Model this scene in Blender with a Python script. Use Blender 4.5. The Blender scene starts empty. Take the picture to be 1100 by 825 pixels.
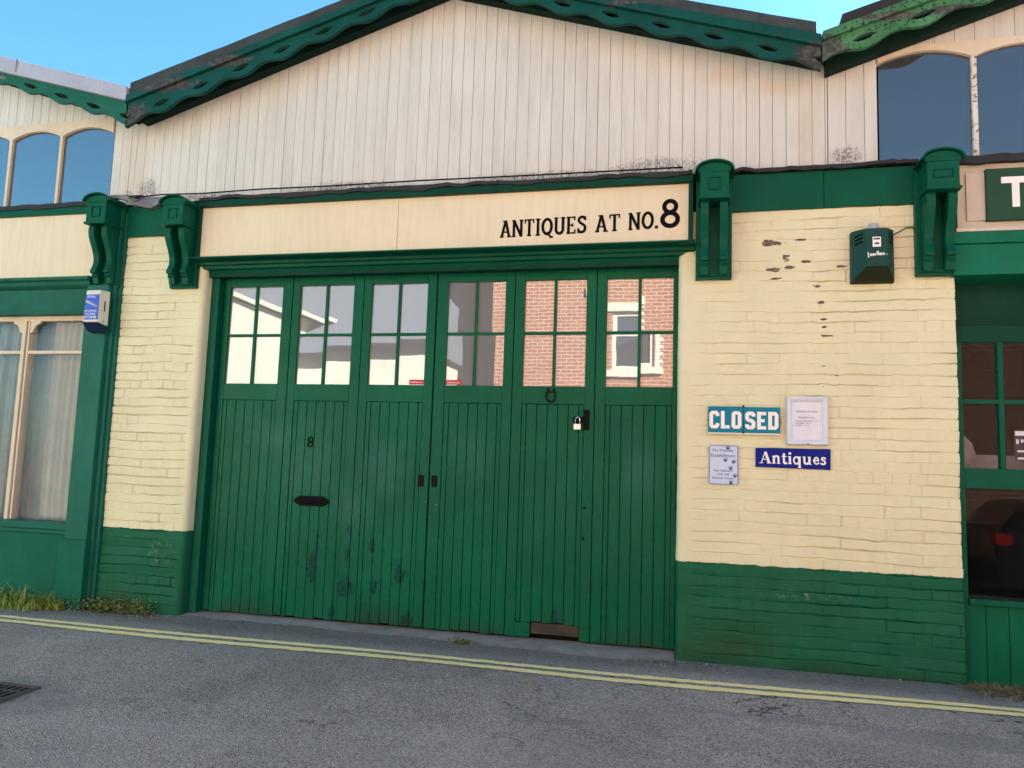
import bpy, bmesh, math, random
import numpy as np
from mathutils import Vector, Matrix
R = math.radians
random.seed(8); RNG = np.random.default_rng(8)
sc = bpy.context.scene
COL = sc.collection

# ------------------------------------------------------------------ camera
cam = bpy.data.objects.new('camera', bpy.data.cameras.new('camera')); COL.objects.link(cam)
cam.data.sensor_width = 36; cam.data.lens = 27.03; cam.data.clip_end = 500; cam.data.clip_start = .05
cam.matrix_world = Matrix(((0.972789, -0.00782, 0.231562, 0), (0.229319, -0.110261, -0.967086, -5.7), (0.033095, 0.993872, -0.105467, 1.32), (0, 0, 0, 1)))
sc.camera = cam

# ------------------------------------------------------------------ material helpers
def lin(*c): return tuple(c) + (1.0,)
class NT:
    def __init__(s, name, rough=.5):
        s.m = bpy.data.materials.new(name); s.m.use_nodes = True
        s.t = s.m.node_tree; s.b = s.t.nodes['Principled BSDF']; s.b.inputs['Roughness'].default_value = rough
        s.out = s.t.nodes['Material Output']; s._tc = None
    def n(s, typ, **kw):
        o = s.t.nodes.new(typ)
        for k, v in kw.items(): setattr(o, k, v)
        return o
    def l(s, a, b): s.t.links.new(a, b)
    def obj(s, scale=None, rot=None):
        if s._tc is None: s._tc = s.n('ShaderNodeTexCoord')
        o = s._tc.outputs['Object']
        if scale is None and rot is None: return o
        mp = s.n('ShaderNodeMapping'); s.l(o, mp.inputs['Vector'])
        if scale: mp.inputs['Scale'].default_value = scale
        if rot: mp.inputs['Rotation'].default_value = rot
        return mp.outputs[0]
    def noise(s, scale, detail=6, rough=.6, vec=None, dist=0):
        o = s.n('ShaderNodeTexNoise'); o.inputs['Scale'].default_value = scale; o.inputs['Detail'].default_value = detail
        o.inputs['Roughness'].default_value = rough; o.inputs['Distortion'].default_value = dist
        s.l(vec or s.obj(), o.inputs['Vector']); return o.outputs['Fac']
    def vor(s, scale, vec=None, feature='F1', out='Distance'):
        o = s.n('ShaderNodeTexVoronoi', feature=feature); o.inputs['Scale'].default_value = scale
        s.l(vec or s.obj(), o.inputs['Vector']); return o.outputs[out]
    def ramp(s, fac, a, b, va=0., vb=1.):
        o = s.n('ShaderNodeMapRange'); o.clamp = True
        for k, v in zip((1, 2, 3, 4), (a, b, va, vb)): o.inputs[k].default_value = v
        s.l(fac, o.inputs[0]); return o.outputs[0]
    def math(s, op, a, b=None, c=None):
        o = s.n('ShaderNodeMath', operation=op)
        for i, v in enumerate((a, b, c)):
            if v is None: continue
            if isinstance(v, (int, float)): o.inputs[i].default_value = v
            else: s.l(v, o.inputs[i])
        return o.outputs[0]
    def mix(s, fac, a, b):
        o = s.n('ShaderNodeMix', data_type='RGBA')
        for i, v in ((0, fac), (6, a), (7, b)):
            if isinstance(v, (int, float)): o.inputs[i].default_value = v
            elif isinstance(v, tuple): o.inputs[i].default_value = v if len(v) == 4 else v + (1,)
            else: s.l(v, o.inputs[i])
        return o.outputs[2]
    def sep(s):
        o = s.n('ShaderNodeSeparateXYZ'); s.l(s.obj(), o.inputs[0]); return o.outputs
    def attr(s, name):
        o = s.n('ShaderNodeAttribute'); o.attribute_name = name; return o.outputs['Fac']
    def bump(s, h, strength=.3, dist=.01):
        o = s.n('ShaderNodeBump'); o.inputs['Strength'].default_value = strength; o.inputs['Distance'].default_value = dist
        s.l(h, o.inputs['Height'])
        if s.b.inputs['Normal'].is_linked: s.l(s.b.inputs['Normal'].links[0].from_socket, o.inputs['Normal'])
        s.l(o.outputs[0], s.b.inputs['Normal'])
    def color(s, c):
        if isinstance(c, tuple): s.b.inputs['Base Color'].default_value = c if len(c) == 4 else c + (1,)
        else: s.l(c, s.b.inputs['Base Color'])
    def rough(s, r): s.l(r, s.b.inputs['Roughness'])
    def patches(s, lst, soft=.35, nscale=14, namp=1.1):
        """irregular patches at given (x, z, rx, rz) in object space"""
        X, Y, Z = s.sep(); acc = None
        for (x, z, rx, rz) in lst:
            a = s.math('MULTIPLY', s.math('SUBTRACT', X, x), 1 / rx); b = s.math('MULTIPLY', s.math('SUBTRACT', Z, z), 1 / rz)
            d = s.math('SUBTRACT', 1, s.math('SQRT', s.math('ADD', s.math('MULTIPLY', a, a), s.math('MULTIPLY', b, b))))
            acc = d if acc is None else s.math('MAXIMUM', acc, d)
        nz = s.noise(nscale, 8, .7)
        v = s.math('ADD', acc, s.math('MULTIPLY', s.math('SUBTRACT', nz, .5), namp * 2))
        return s.ramp(v, .12, .12 + soft)

def scl(c, k): return tuple(x * k for x in c)
def paint(name, c, rough=.4, var=.14, grain=.0, bump=.12, specks=0., speck_col=(.25, .23, .2), nscale=2.2, chips=None, chip_col=(.1, .12, .1), spec=.07, dirt=None, haze_rub=None):
    m = NT(name, rough)
    f = m.noise(nscale, 9, .62)
    col = m.mix(m.ramp(f, .3, .7), scl(c, 1 - var), scl(c, 1 + var))
    f2 = m.noise(26, 4, .6, m.obj((1, 1, .12)))
    col = m.mix(m.ramp(f2, .45, .75, 0, .22), col, scl(c, .62))
    if specks:
        sp = m.noise(38, 6, .75)
        col = m.mix(m.ramp(sp, .74 - specks * .2, .79 - specks * .2), col, speck_col)
    if chips:
        k = m.patches(chips, .08, 20, 1.3); cn = m.noise(30, 5, .7)
        col = m.mix(k, col, m.mix(m.ramp(cn, .45, .6), chip_col, scl(chip_col, 2.0)))
    if haze_rub:
        col = m.mix(m.math('MULTIPLY', m.patches(haze_rub, .8, 5, .9), .5), col, (.028, .125, .095))  # bluish reflection haze over rubbed paint, put into the colour
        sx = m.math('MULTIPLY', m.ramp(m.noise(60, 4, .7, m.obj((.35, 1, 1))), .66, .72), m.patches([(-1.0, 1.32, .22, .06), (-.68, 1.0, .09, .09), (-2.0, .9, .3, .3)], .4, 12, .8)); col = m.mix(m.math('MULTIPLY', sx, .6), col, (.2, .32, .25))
    if dirt: col = m.mix(m.math('MULTIPLY', m.patches(dirt, .9, 6, .6), .6), col, (.022, .03, .016))
    m.color(col); m.b.inputs['Specular IOR Level'].default_value = spec
    m.rough(m.ramp(m.noise(9, 6, .6), .3, .7, max(.05, rough - .1), rough + .14))
    if grain: m.bump(m.noise(18, 6, .6, m.obj((1, 1, .05))), grain, .004)
    if bump: m.bump(m.noise(45, 5, .6), bump, .003)
    return m.m
def plain(name, c, rough=.5, metal=0, bump=0, spec=.12):
    m = NT(name, rough); f = m.noise(14, 6, .6)
    m.color(m.mix(f, scl(c, .86), scl(c, 1.14))); m.b.inputs['Metallic'].default_value = metal; m.b.inputs['Specular IOR Level'].default_value = spec
    if bump: m.bump(m.noise(60, 5), bump, .004)
    return m.m
def glass(name, base, refl, transp=0., rough=.01, wav=.0, fk=1.):
    """old window glass: dark body or see-through pane under a mirror-like reflection"""
    m = NT(name, .3); m.color(base); m.b.inputs['Specular IOR Level'].default_value = 0
    g = m.n('ShaderNodeBsdfGlossy'); g.inputs['Roughness'].default_value = rough; g.inputs['Color'].default_value = (.97, .98, 1, 1)
    body = m.b.outputs[0]
    if transp:
        t = m.n('ShaderNodeBsdfTransparent'); mx = m.n('ShaderNodeMixShader'); mx.inputs[0].default_value = transp
        m.l(body, mx.inputs[1]); m.l(t.outputs[0], mx.inputs[2]); body = mx.outputs[0]
    if wav:
        b = m.n('ShaderNodeBump'); b.inputs['Strength'].default_value = wav; b.inputs['Distance'].default_value = .01
        m.l(m.noise(3, 2, .4), b.inputs['Height']); m.l(b.outputs[0], g.inputs['Normal'])
    fr = m.n('ShaderNodeFresnel'); fr.inputs['IOR'].default_value = 1.5
    f = m.math('ADD', m.math('MULTIPLY', fr.outputs[0], fk), refl); geo = m.n('ShaderNodeNewGeometry'); f = m.math('MAXIMUM', m.math('MINIMUM', f, 1), .012); f = m.math('MULTIPLY', f, m.math('SUBTRACT', 1, geo.outputs['Backfacing']))
    mx = m.n('ShaderNodeMixShader'); m.l(f, mx.inputs[0]); m.l(body, mx.inputs[1]); m.l(g.outputs[0], mx.inputs[2])
    m.l(mx.outputs[0], m.out.inputs['Surface'])
    return m.m

# ------------------------------------------------------------------ mesh helpers
class MB:
    def __init__(s): s.bm = bmesh.new()
    def face(s, pts):
        return s.bm.faces.new([s.bm.verts.new(p) for p in pts])
    def hexa(s, v):
        vs = [s.bm.verts.new(p) for p in v]
        for q in ((0, 3, 2, 1), (4, 5, 6, 7), (0, 1, 5, 4), (1, 2, 6, 5), (2, 3, 7, 6), (3, 0, 4, 7)): s.bm.faces.new([vs[i] for i in q])
        return s
    def box(s, x0, x1, y0, y1, z0, z1):
        return s.hexa([(x0, y0, z0), (x1, y0, z0), (x1, y1, z0), (x0, y1, z0), (x0, y0, z1), (x1, y0, z1), (x1, y1, z1), (x0, y1, z1)])
    def prism(s, loop_a, loop_b):
        a = [s.bm.verts.new(p) for p in loop_a]; b = [s.bm.verts.new(p) for p in loop_b]; n = len(a)
        s.bm.faces.new(a); s.bm.faces.new(b[::-1])
        for i in range(n): s.bm.faces.new([a[i], b[i], b[(i + 1) % n], a[(i + 1) % n]])
        return s
    def pxz(s, pts, y0, y1): return s.prism([(x, y0, z) for x, z in pts], [(x, y1, z) for x, z in pts])
    def pyz(s, pts, x0, x1): return s.prism([(x0, y, z) for y, z in pts], [(x1, y, z) for y, z in pts])
    def pxy(s, pts, z0, z1): return s.prism([(x, y, z0) for x, y in pts], [(x, y, z1) for x, y in pts])
    def tube(s, pts, r, n=8, caps=True):
        pts = [Vector(p) for p in pts]; rings = []
        for i, p in enumerate(pts):
            d = (pts[min(i + 1, len(pts) - 1)] - pts[max(i - 1, 0)]).normalized()
            u = d.cross(Vector((0, 0, 1)) if abs(d.z) < .9 else Vector((0, 1, 0))).normalized(); w = d.cross(u)
            rr = r[i] if isinstance(r, (list, tuple)) else r
            rings.append([s.bm.verts.new(p + rr * (math.cos(t) * u + math.sin(t) * w)) for t in (2 * math.pi * k / n for k in range(n))])
        for a, b in zip(rings, rings[1:]):
            for k in range(n): s.bm.faces.new([a[k], a[(k + 1) % n], b[(k + 1) % n], b[k]])
        if caps: s.bm.faces.new(rings[0]); s.bm.faces.new(rings[-1][::-1])
        return s
    def stroke(s, pts, w, y0, y1, closed=False):
        """thick polyline in the XZ plane, mitred, from y0 (front) back to y1"""
        P = [Vector((p[0], p[1])) for p in pts]; n = len(P); L, Rr = [], []
        for i in range(n):
            a = P[i - 1] if (i or closed) else None; b = P[(i + 1) % n] if (i < n - 1 or closed) else None
            d0 = (P[i] - a).normalized() if a is not None else None; d1 = (b - P[i]).normalized() if b is not None else None
            if d0 is None: d0 = d1
            if d1 is None: d1 = d0
            t = (d0 + d1); t = t.normalized() if t.length > 1e-6 else d0
            nn = Vector((-t.y, t.x)); k = w / 2 / max(.45, nn.dot(Vector((-d1.y, d1.x))))
            L.append(P[i] + nn * k); Rr.append(P[i] - nn * k)
        segs = range(n if closed else n - 1)
        for i in segs:
            j = (i + 1) % n
            q = [L[i], L[j], Rr[j], Rr[i]]
            s.face([(v.x, y0, v.y) for v in q])
            s.face([(L[i].x, y0, L[i].y), (L[i].x, y1, L[i].y), (L[j].x, y1, L[j].y), (L[j].x, y0, L[j].y)])
            s.face([(Rr[i].x, y0, Rr[i].y), (Rr[j].x, y0, Rr[j].y), (Rr[j].x, y1, Rr[j].y), (Rr[i].x, y1, Rr[i].y)])
        if not closed:
            for i in (0, n - 1): s.face([(L[i].x, y0, L[i].y), (Rr[i].x, y0, Rr[i].y), (Rr[i].x, y1, Rr[i].y), (L[i].x, y1, L[i].y)])
        return s
    def build(s, name, mat, parent=None, bevel=0, smooth=False, recalc=True, weld=False):
        if weld: bmesh.ops.remove_doubles(s.bm, verts=s.bm.verts, dist=1e-5)
        if recalc: bmesh.ops.recalc_face_normals(s.bm, faces=s.bm.faces)
        me = bpy.data.meshes.new(name); s.bm.to_mesh(me); s.bm.free()
        return link(name, me, mat, parent, bevel, smooth)
def link(name, me, mat, parent=None, bevel=0, smooth=False):
    o = bpy.data.objects.new(name, me); COL.objects.link(o)
    if mat: me.materials.append(mat)
    if smooth: me.polygons.foreach_set('use_smooth', [True] * len(me.polygons))
    if parent is not None:
        o.parent = parent
        if parent.type == 'EMPTY': o.location = -Vector(parent.location)
    if bevel:
        b = o.modifiers.new('bevel', 'BEVEL'); b.width = bevel; b.segments = 2; b.limit_method = 'ANGLE'; b.angle_limit = R(40); b.harden_normals = False
    return o
def thing(name, label, cat, loc, group=None):
    o = bpy.data.objects.new(name, None); COL.objects.link(o); o.location = loc; o.empty_display_size = .1
    return tag(o, label, cat, group)
def tag(o, label, cat, group=None):
    o['label'] = label; o['category'] = cat
    if group: o['group'] = group
    return o
def kind(o, k): o['kind'] = k; return o
def text_mesh(body, x, z, w, h, y, depth=.0015, slope=0.):
    """built-in font fitted into a w x h box whose lower left corner is x, z"""
    c = bpy.data.curves.new('t', 'FONT'); c.body = body; c.extrude = 0; c.resolution_u = 3
    o = bpy.data.objects.new('t', c); COL.objects.link(o)
    me = bpy.data.meshes.new_from_object(o.evaluated_get(bpy.context.evaluated_depsgraph_get()))
    bpy.data.objects.remove(o); bpy.data.curves.remove(c)
    co = np.empty(len(me.vertices) * 3); me.vertices.foreach_get('co', co); co = co.reshape(-1, 3)
    mn, mx = co.min(0), co.max(0); s = (mx - mn); s[s < 1e-6] = 1
    px = x + (co[:, 0] - mn[0]) / s[0] * w; pz = z + (co[:, 1] - mn[1]) / s[1] * h + (px - x) * slope
    out = np.stack([px, np.full(len(px), y), pz], 1); me.vertices.foreach_set('co', out.ravel()); me.update()
    return me
def arc(cx, cz, rx, rz, a0, a1, n=12):
    return [(cx + rx * math.cos(R(a0 + (a1 - a0) * i / n)), cz + rz * math.sin(R(a0 + (a1 - a0) * i / n))) for i in range(n + 1)]
def join_meshes(name, mes, mat, parent):
    bm = bmesh.new()
    for m in mes: bm.from_mesh(m)
    me = bpy.data.meshes.new(name); bm.to_mesh(me); bm.free()
    return link(name, me, mat, parent)

def vnoise(x, z, seed):
    """smooth value noise on arrays"""
    g = np.random.default_rng(seed).random((257, 257)); xi = np.floor(x).astype(int); zi = np.floor(z).astype(int)
    fx = x - xi; fz = z - zi; fx = fx * fx * (3 - 2 * fx); fz = fz * fz * (3 - 2 * fz)
    a = g[xi % 257, zi % 257]; b = g[(xi + 1) % 257, zi % 257]; c = g[xi % 257, (zi + 1) % 257]; d = g[(xi + 1) % 257, (zi + 1) % 257]
    return (a * (1 - fx) + b * fx) * (1 - fz) + (c * (1 - fx) + d * fx) * fz - .5
def fbm(x, z, seed, o=4):
    return sum(vnoise(x * 2 ** i, z * 2 ** i, seed + i) * .5 ** i for i in range(o))

# ------------------------------------------------------------------ materials
GREEN = (.004, .094, .047)
door_chips = [(-3.03, .42, .045, .16), (-3.0, .62, .02, .1), (-2.74, .30, .09, .09), (-2.73, .56, .025, .06), (-2.72, .75, .025, .05), (-2.52, .64, .03, .09),
              (-2.49, .33, .035, .07), (-2.27, .42, .05, .09), (-2.84, .1, .04, .07), (-2.2, .08, .06, .06), (-1.02, .2, .03, .08)]
M = {}
M['door'] = paint('door_green', GREEN, .3, .16, .25, .1, .1, (.05, .16, .11), 1.6, door_chips, (.003, .036, .026), haze_rub=[(-3.15, 1.25, .45, .3), (-3.45, 1.5, .35, .25), (-2.45, 1.3, .3, .35), (-2.7, .95, .3, .25), (-1.7, 1.4, .25, .3), (-.4, 1.3, .2, .4)], dirt=[(-3.6, .02, .5, .2), (-2.4, .03, .5, .22), (-1.6, .02, .4, .16), (-.45, .02, .4, .2), (-1.0, .1, .3, .12)])
M['green'] = paint('gloss_green', (.003, .078, .044), .36, .16, .1, .1, .0)
M['green_dark'] = paint('dark_green', (.004, .045, .028), .42, .16, .15, .12, .25, (.06, .075, .06))
M['green_barge'] = paint('barge_green', (.006, .066, .054), .45, .25, .3, .25, .8, (.035, .045, .04), 3, [(-4.78, 4.24, .16, .12), (-4.6, 4.5, .5, .06), (-4.0, 4.66, .4, .05), (.78, 4.24, .14, .12), (.3, 4.62, .2, .03), (-.5, 4.8, .2, .03)], (.04, .042, .04))
M['green_left'] = paint('teal_green', (.015, .105, .07), .45, .18, .2, .15, .15, (.1, .2, .15), 3)
M['green_pale'] = paint('faded_green', (.06, .185, .085), .65, .3, .4, .4, 1.0, (.02, .035, .025), 5, [(.92, 4.3, .12, .12), (1.02, 4.22, .1, .06), (1.3, 4.5, .3, .03), (1.7, 4.52, .2, .04)], (.05, .06, .05))
M['green_riser'] = paint('riser_green', (.009, .105, .066), .5, .16, .1, .25, .42, (.2, .36, .3), 2)
M['green_sill'] = paint('sill_green', (.014, .115, .08), .35, .12, .1, .1)
M['beam'] = paint('beam_green', (.005, .135, .075), .34, .12, .08, .08)
M['cream_board'] = paint('cream_fascia', (.68, .605, .43), .55, .05, .04, .06, .06, (.4, .3, .2), 1.2)
M['cream_old'] = paint('cream_sign_frame', (.54, .49, .40), .6, .1, .1, .2, .35, (.14, .1, .08), 3)
M['cream_frame'] = paint('cream_frame', (.62, .53, .4), .5, .08, .1, .1, .12, (.3, .22, .15), 3)
M['flaking'] = paint('flaking_white', (.66, .6, .53), .6, .06, .2, .3, 1.0, (.07, .06, .055), 6)
M['slate'] = plain('dark_slate', (.03, .03, .032), .6, 0, .4)
M['felt'] = paint('roof_felt', (.045, .055, .055), .75, .3, .3, .5, .5, (.1, .1, .1), 4)
M['lead'] = paint('lead_sheet', (.36, .37, .43), .45, .12, .05, .15, .1, (.2, .2, .22), 3)
M['lead_dull'] = paint('lead_dull', (.2, .2, .2), .6, .35, .1, .4, .5, (.06, .06, .06), 8)
M['iron'] = plain('black_iron', (.006, .0065, .007), .6, 0, .3, .04)
M['grate'] = plain('worn_grate_iron', (.085, .08, .08), .5, 0, .3)
M['rust'] = plain('rusty_iron', (.02, .011, .009), .8, 0, .6, .04)
M['steel'] = plain('padlock_steel', (.62, .62, .63), .28, 1)
M['black'] = plain('black_letters', (.006, .006, .008), .6, spec=.03)
M['white'] = plain('white_letters', (.78, .78, .76), .5)
M['white_plastic'] = paint('old_white_plastic', (.66, .63, .54), .45, .07, 0, .05, .1, (.35, .3, .2))
M['rotten'] = paint('rotten_timber', (.055, .048, .04), .85, .4, .8, .6, .5, (.12, .11, .1), 6)
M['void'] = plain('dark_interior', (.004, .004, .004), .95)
M['soffit'] = paint('soffit_green', (.006, .022, .016), .6, .25, .2, .2)

def boards_mat():
    m = NT('weathered_boards', .62)
    tone = m.attr('tone')
    big = m.noise(.8, 5, .6); X, Y, Z = m.sep()
    col = m.mix(m.ramp(big, .35, .68), (.565, .555, .495), (.63, .625, .57))
    col = m.mix(m.ramp(tone, 0, 1, 0, .55), col, (.525, .515, .47))
    st = m.noise(5.5, 7, .68, m.obj((3.2, 1, .28)))
    col = m.mix(m.math('MULTIPLY', m.ramp(st, .47, .74), .5), col, (.40, .38, .35))
    wh = m.noise(11, 6, .7, m.obj((3, 1, .4)))
    col = m.mix(m.ramp(wh, .62, .74, 0, .35), col, (.74, .69, .62))
    crk = m.noise(10, 5, .7, m.obj((9, 1, .22)))
    col = m.mix(m.ramp(crk, .74, .77), col, (.09, .075, .065))
    sp = m.noise(42, 5, .75); col = m.mix(m.ramp(sp, .73, .78), col, (.17, .13, .11))
    mould = m.patches([(-4.8, 3.66, .16, .17), (-5.02, 3.62, .1, .08), (-4.2, 3.58, .4, .05), (-2.9, 3.58, .7, .09), (-1.2, 3.57, .9, .09), (-.3, 3.6, .5, .12), (1.05, 3.62, .15, .1)], .5, 22, .8)
    mould = m.math('MULTIPLY', mould, m.ramp(m.noise(48, 6, .75), .42, .56)); col = m.mix(m.math('MULTIPLY', mould, .8), col, (.07, .065, .055))
    tan = m.patches([(.78, 3.8, .14, .5), (.2, 4.3, .3, .12), (.6, 4.18, .3, .1), (-4.95, 3.9, .2, .6)], .7, 6, .4)
    col = m.mix(m.math('MULTIPLY', tan, .28), col, (.5, .36, .2))
    m.color(col); m.b.inputs['Specular IOR Level'].default_value = .2; m.bump(m.noise(14, 6, .65, m.obj((2.5, 1, .1))), .35, .004); m.bump(m.noise(60, 5, .6), .25, .002)
    return m.m
M['boards'] = boards_mat()

def brick_paint_mat():
    m = NT('painted_brick', .55); X, Y, Z = m.sep()
    cream = m.mix(m.ramp(m.noise(1.6, 8, .6), .3, .7), (.605, .59, .39), (.675, .655, .44))
    cream = m.mix(m.ramp(m.noise(7, 6, .7), .55, .78, 0, .5), cream, (.54, .475, .31))
    cream = m.mix(m.ramp(m.noise(30, 6, .75), .7, .78, 0, .8), cream, (.42, .33, .22))
    gr = m.mix(m.ramp(m.noise(3, 8, .65), .3, .7), (.005, .08, .038), (.008, .112, .055))
    sc_ = m.math('MULTIPLY', m.ramp(m.noise(22, 7, .75), .53, .66), m.patches([(-4.35, .5, .2, .16), (-4.62, .62, .14, .05), (.75, .5, .5, .05)], .5, 9, .6))
    gr = m.mix(m.math('MULTIPLY', sc_, .6), gr, (.22, .33, .24))
    dirt = m.patches([(.28, .12, .55, .34), (.0, .04, .3, .14), (.9, .02, .7, .09), (-4.7, .1, .35, .12), (1.4, .02, .5, .05)], .9, 7, .5)
    gr = m.mix(m.math('MULTIPLY', dirt, .55), gr, (.02, .034, .014))
    edge = m.math('ADD', Z, m.math('MULTIPLY', m.math('SUBTRACT', m.noise(9, 4, .6), .5), .03))
    col = m.mix(m.ramp(edge, .683, .687), gr, cream)
    fl = m.attr('flake'); fn = m.noise(40, 6, .7)
    col = m.mix(m.ramp(fl, .4, .55), col, m.mix(m.ramp(fn, .4, .6), (.06, .042, .037), (.22, .17, .14)))
    m.color(col); m.b.inputs['Specular IOR Level'].default_value = .15; m.bump(m.noise(35, 6, .65), .35, .004); m.bump(m.noise(130, 4, .6), .25, .0015)
    return m.m
M['brick'] = brick_paint_mat()

def asphalt_mat():
    m = NT('asphalt', .85); X, Y, Z = m.sep()
    big = m.noise(.55, 7, .62); mid = m.noise(3.5, 6, .65)
    base = m.mix(m.ramp(big, .38, .62), (.215, .193, .17), (.345, .313, .277))
    base = m.mix(m.ramp(mid, .4, .72, 0, .5), base, (.36, .345, .32))
    v = m.vor(190, out='Color'); vs = m.n('ShaderNodeSeparateColor'); m.l(v, vs.inputs[0])
    agg = m.ramp(vs.outputs[0], .2, 1.0, .42, 1.8)
    vw = m.n('ShaderNodeMix', data_type='RGBA', blend_type='MULTIPLY'); vw.inputs[0].default_value = 1
    m.l(base, vw.inputs[6]); cc = m.n('ShaderNodeCombineColor'); [m.l(agg, cc.inputs[i]) for i in range(3)]; m.l(cc.outputs[0], vw.inputs[7])
    band = m.ramp(m.noise(1.0, 5, .6, m.obj((.22, 1.6, 1))), .42, .66); vb = m.mix(m.math('MULTIPLY', band, .45), vw.outputs[2], (.36, .355, .34)); col = m.mix(m.ramp(m.noise(6, 7, .75), .58, .74, 0, .5), vb, (.11, .11, .112))
    # bright exposed chippings
    chip = m.math('MULTIPLY', m.ramp(m.vor(60), .3, .18), m.ramp(m.noise(1.3, 5, .6), .4, .66))
    col = m.mix(m.math('MULTIPLY', chip, .55), col, (.55, .54, .52))
    few = m.vor(14); col = m.mix(m.ramp(few, .075, .05), col, (.42, .41, .38))
    # dirty channel beside the wall
    ch = m.ramp(m.math('ADD', Y, m.math('MULTIPLY', m.math('SUBTRACT', m.noise(4, 6, .7), .5), .25)), -.42, -.25)
    col = m.mix(m.math('MULTIPLY', ch, .65), col, m.mix(m.ramp(m.noise(28, 6, .7), .4, .65), (.1, .096, .09), (.21, .2, .185)))
    # smooth bitumen scars and the concrete surround of the drain
    def oval(x, y, rx, ry, k=.9):
        a = m.math('MULTIPLY', m.math('SUBTRACT', X, x), 1 / rx); b = m.math('MULTIPLY', m.math('SUBTRACT', Y, y), 1 / ry)
        d = m.math('SQRT', m.math('ADD', m.math('MULTIPLY', a, a), m.math('MULTIPLY', b, b)))
        return m.ramp(m.math('ADD', d, m.math('MULTIPLY', m.math('SUBTRACT', m.noise(11, 6, .7), .5), k * 2)), 1.0, .85)
    sc1 = m.math('MAXIMUM', oval(-.8, -1.46, .26, .06), m.math('MAXIMUM', oval(1.35, -1.12, .55, .13), oval(.35, -1.05, .5, .05)))
    col = m.mix(m.math('MULTIPLY', sc1, .4), col, (.165, .165, .175))
    col = m.mix(m.math('MULTIPLY', oval(-3.85, -2.02, .62, .33, .25), .6), col, m.mix(m.ramp(m.noise(30, 5), .4, .6), (.15, .15, .148), (.27, .265, .25)))
    cr = m.ramp(m.math('ABSOLUTE', m.math('SUBTRACT', m.noise(1.1, 5, .55), .5)), .006, .001)
    col = m.mix(m.math('MULTIPLY', m.math('MULTIPLY', cr, .9), m.ramp(m.noise(.7, 2), .5, .6)), col, (.03, .03, .03))
    m.color(col); m.bump(m.vor(115), .9, .008); m.bump(mid, .4, .02)
    return m.m
M['asphalt'] = asphalt_mat()
def concrete_mat():
    m = NT('concrete_apron', .85)
    col = m.mix(m.ramp(m.noise(5, 8, .7), .35, .65), (.19, .183, .17), (.30, .29, .27))
    col = m.mix(m.ramp(m.noise(60, 5, .7), .6, .72), col, (.08, .075, .07)); m.color(col)
    m.bump(m.noise(40, 6, .7), .6, .006); return m.m
M['concrete'] = concrete_mat()
def line_mat():
    m = NT('yellow_line_paint', .7)
    col = m.mix(m.ramp(m.noise(5, 8, .7), .3, .7), (.98, .82, .34), (.99, .87, .45))
    col = m.mix(m.ramp(m.noise(55, 6, .8), .70, .76), col, (.25, .24, .18)); m.color(col)
    m.bump(m.vor(110), .5, .004); return m.m
M['yellow'] = line_mat()
def brickwall_mat(name, c1, c2, mortar):
    m = NT(name, .85); b = m.n('ShaderNodeTexBrick'); mp = m.n('ShaderNodeMapping'); m.l(m.obj(), mp.inputs[0]); mp.inputs['Rotation'].default_value = (R(90), 0, 0)
    m.l(mp.outputs[0], b.inputs['Vector']); b.inputs['Scale'].default_value = 1; b.inputs['Brick Width'].default_value = .225; b.inputs['Row Height'].default_value = .075
    b.inputs['Mortar Size'].default_value = .006; b.inputs['Color1'].default_value = c1 + (1,); b.inputs['Color2'].default_value = c2 + (1,); b.inputs['Mortar'].default_value = mortar + (1,)
    b.inputs['Bias'].default_value = 0; m.color(m.mix(m.ramp(m.noise(1.2, 6), .4, .7, 0, .35), b.outputs['Color'], c1)); m.bump(b.outputs['Fac'], -.4, .005); return m.m
M['red_brick'] = brickwall_mat('red_brick', (.31, .098, .042), (.37, .14, .065), (.55, .46, .37))
M['render'] = paint('cream_render', (.62, .59, .47), .8, .06, 0, .2)
M['grey_render'] = paint('grey_render', (.26, .28, .31), .8, .08, 0, .2)
M['roof_slate'] = plain('grey_slate_roof', (.16, .178, .2), .7, 0, .3)
M['pane'] = glass('door_glass', (.2, .205, .21), .13, 0, .006, .03)
M['upper_pane'] = glass('upper_glass', (.045, .045, .05), .095, 0, .06, .1)
M['upper_pane_blue'] = glass('leaded_glass', (.035, .045, .06), .15, 0, .06, .12)
M['lead_came'] = plain('lead_came', (.24, .34, .46), .6)
M['shop_pane'] = glass('shop_glass', (.02, .02, .022), 0, .96, .004, .02, .32)
M['curtain_pane'] = glass('curtain_glass', (.02, .02, .022), .0, .97, .01, .04, .7)
M['far_pane'] = glass('far_glass', (.03, .04, .05), .15, 0, .02)
M['car_glass'] = glass('car_glass', (.01, .01, .012), .1, 0, .01)
M['car_paint'] = paint('black_car_paint', (.02, .021, .024), .25, .05, 0, 0, spec=.5)
M['tyre'] = plain('tyre_rubber', (.02, .02, .02), .8)
M['red_lens'] = plain('red_lens', (.55, .02, .02), .2)
M['teal'] = paint('teal_enamel', (.008, .19, .27), .35, .06, 0, .04)
M['navy'] = paint('navy_enamel', (.005, .016, .2), .35, .08, 0, .05, .1, (.3, .25, .2))
M['pale_blue'] = paint('pale_blue_sheet', (.52, .6, .74), .4, .03, 0, 0)
M['blue_ink'] = plain('blue_ink', (.03, .06, .2), .6)
M['grey_ink'] = plain('grey_ink', (.04, .04, .05), .6)
M['frame_white'] = paint('white_frame_paint', (.62, .66, .72), .35, .04, 0, .03)
M['paper'] = plain('white_paper', (.66, .67, .74), .6)
M['red_vinyl'] = plain('red_vinyl', (.5, .03, .05), .4)
M['alarm_blue'] = plain('alarm_blue', (.045, .12, .52), .4)
M['alarm_navy'] = plain('alarm_navy', (.008, .02, .06), .3)
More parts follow.
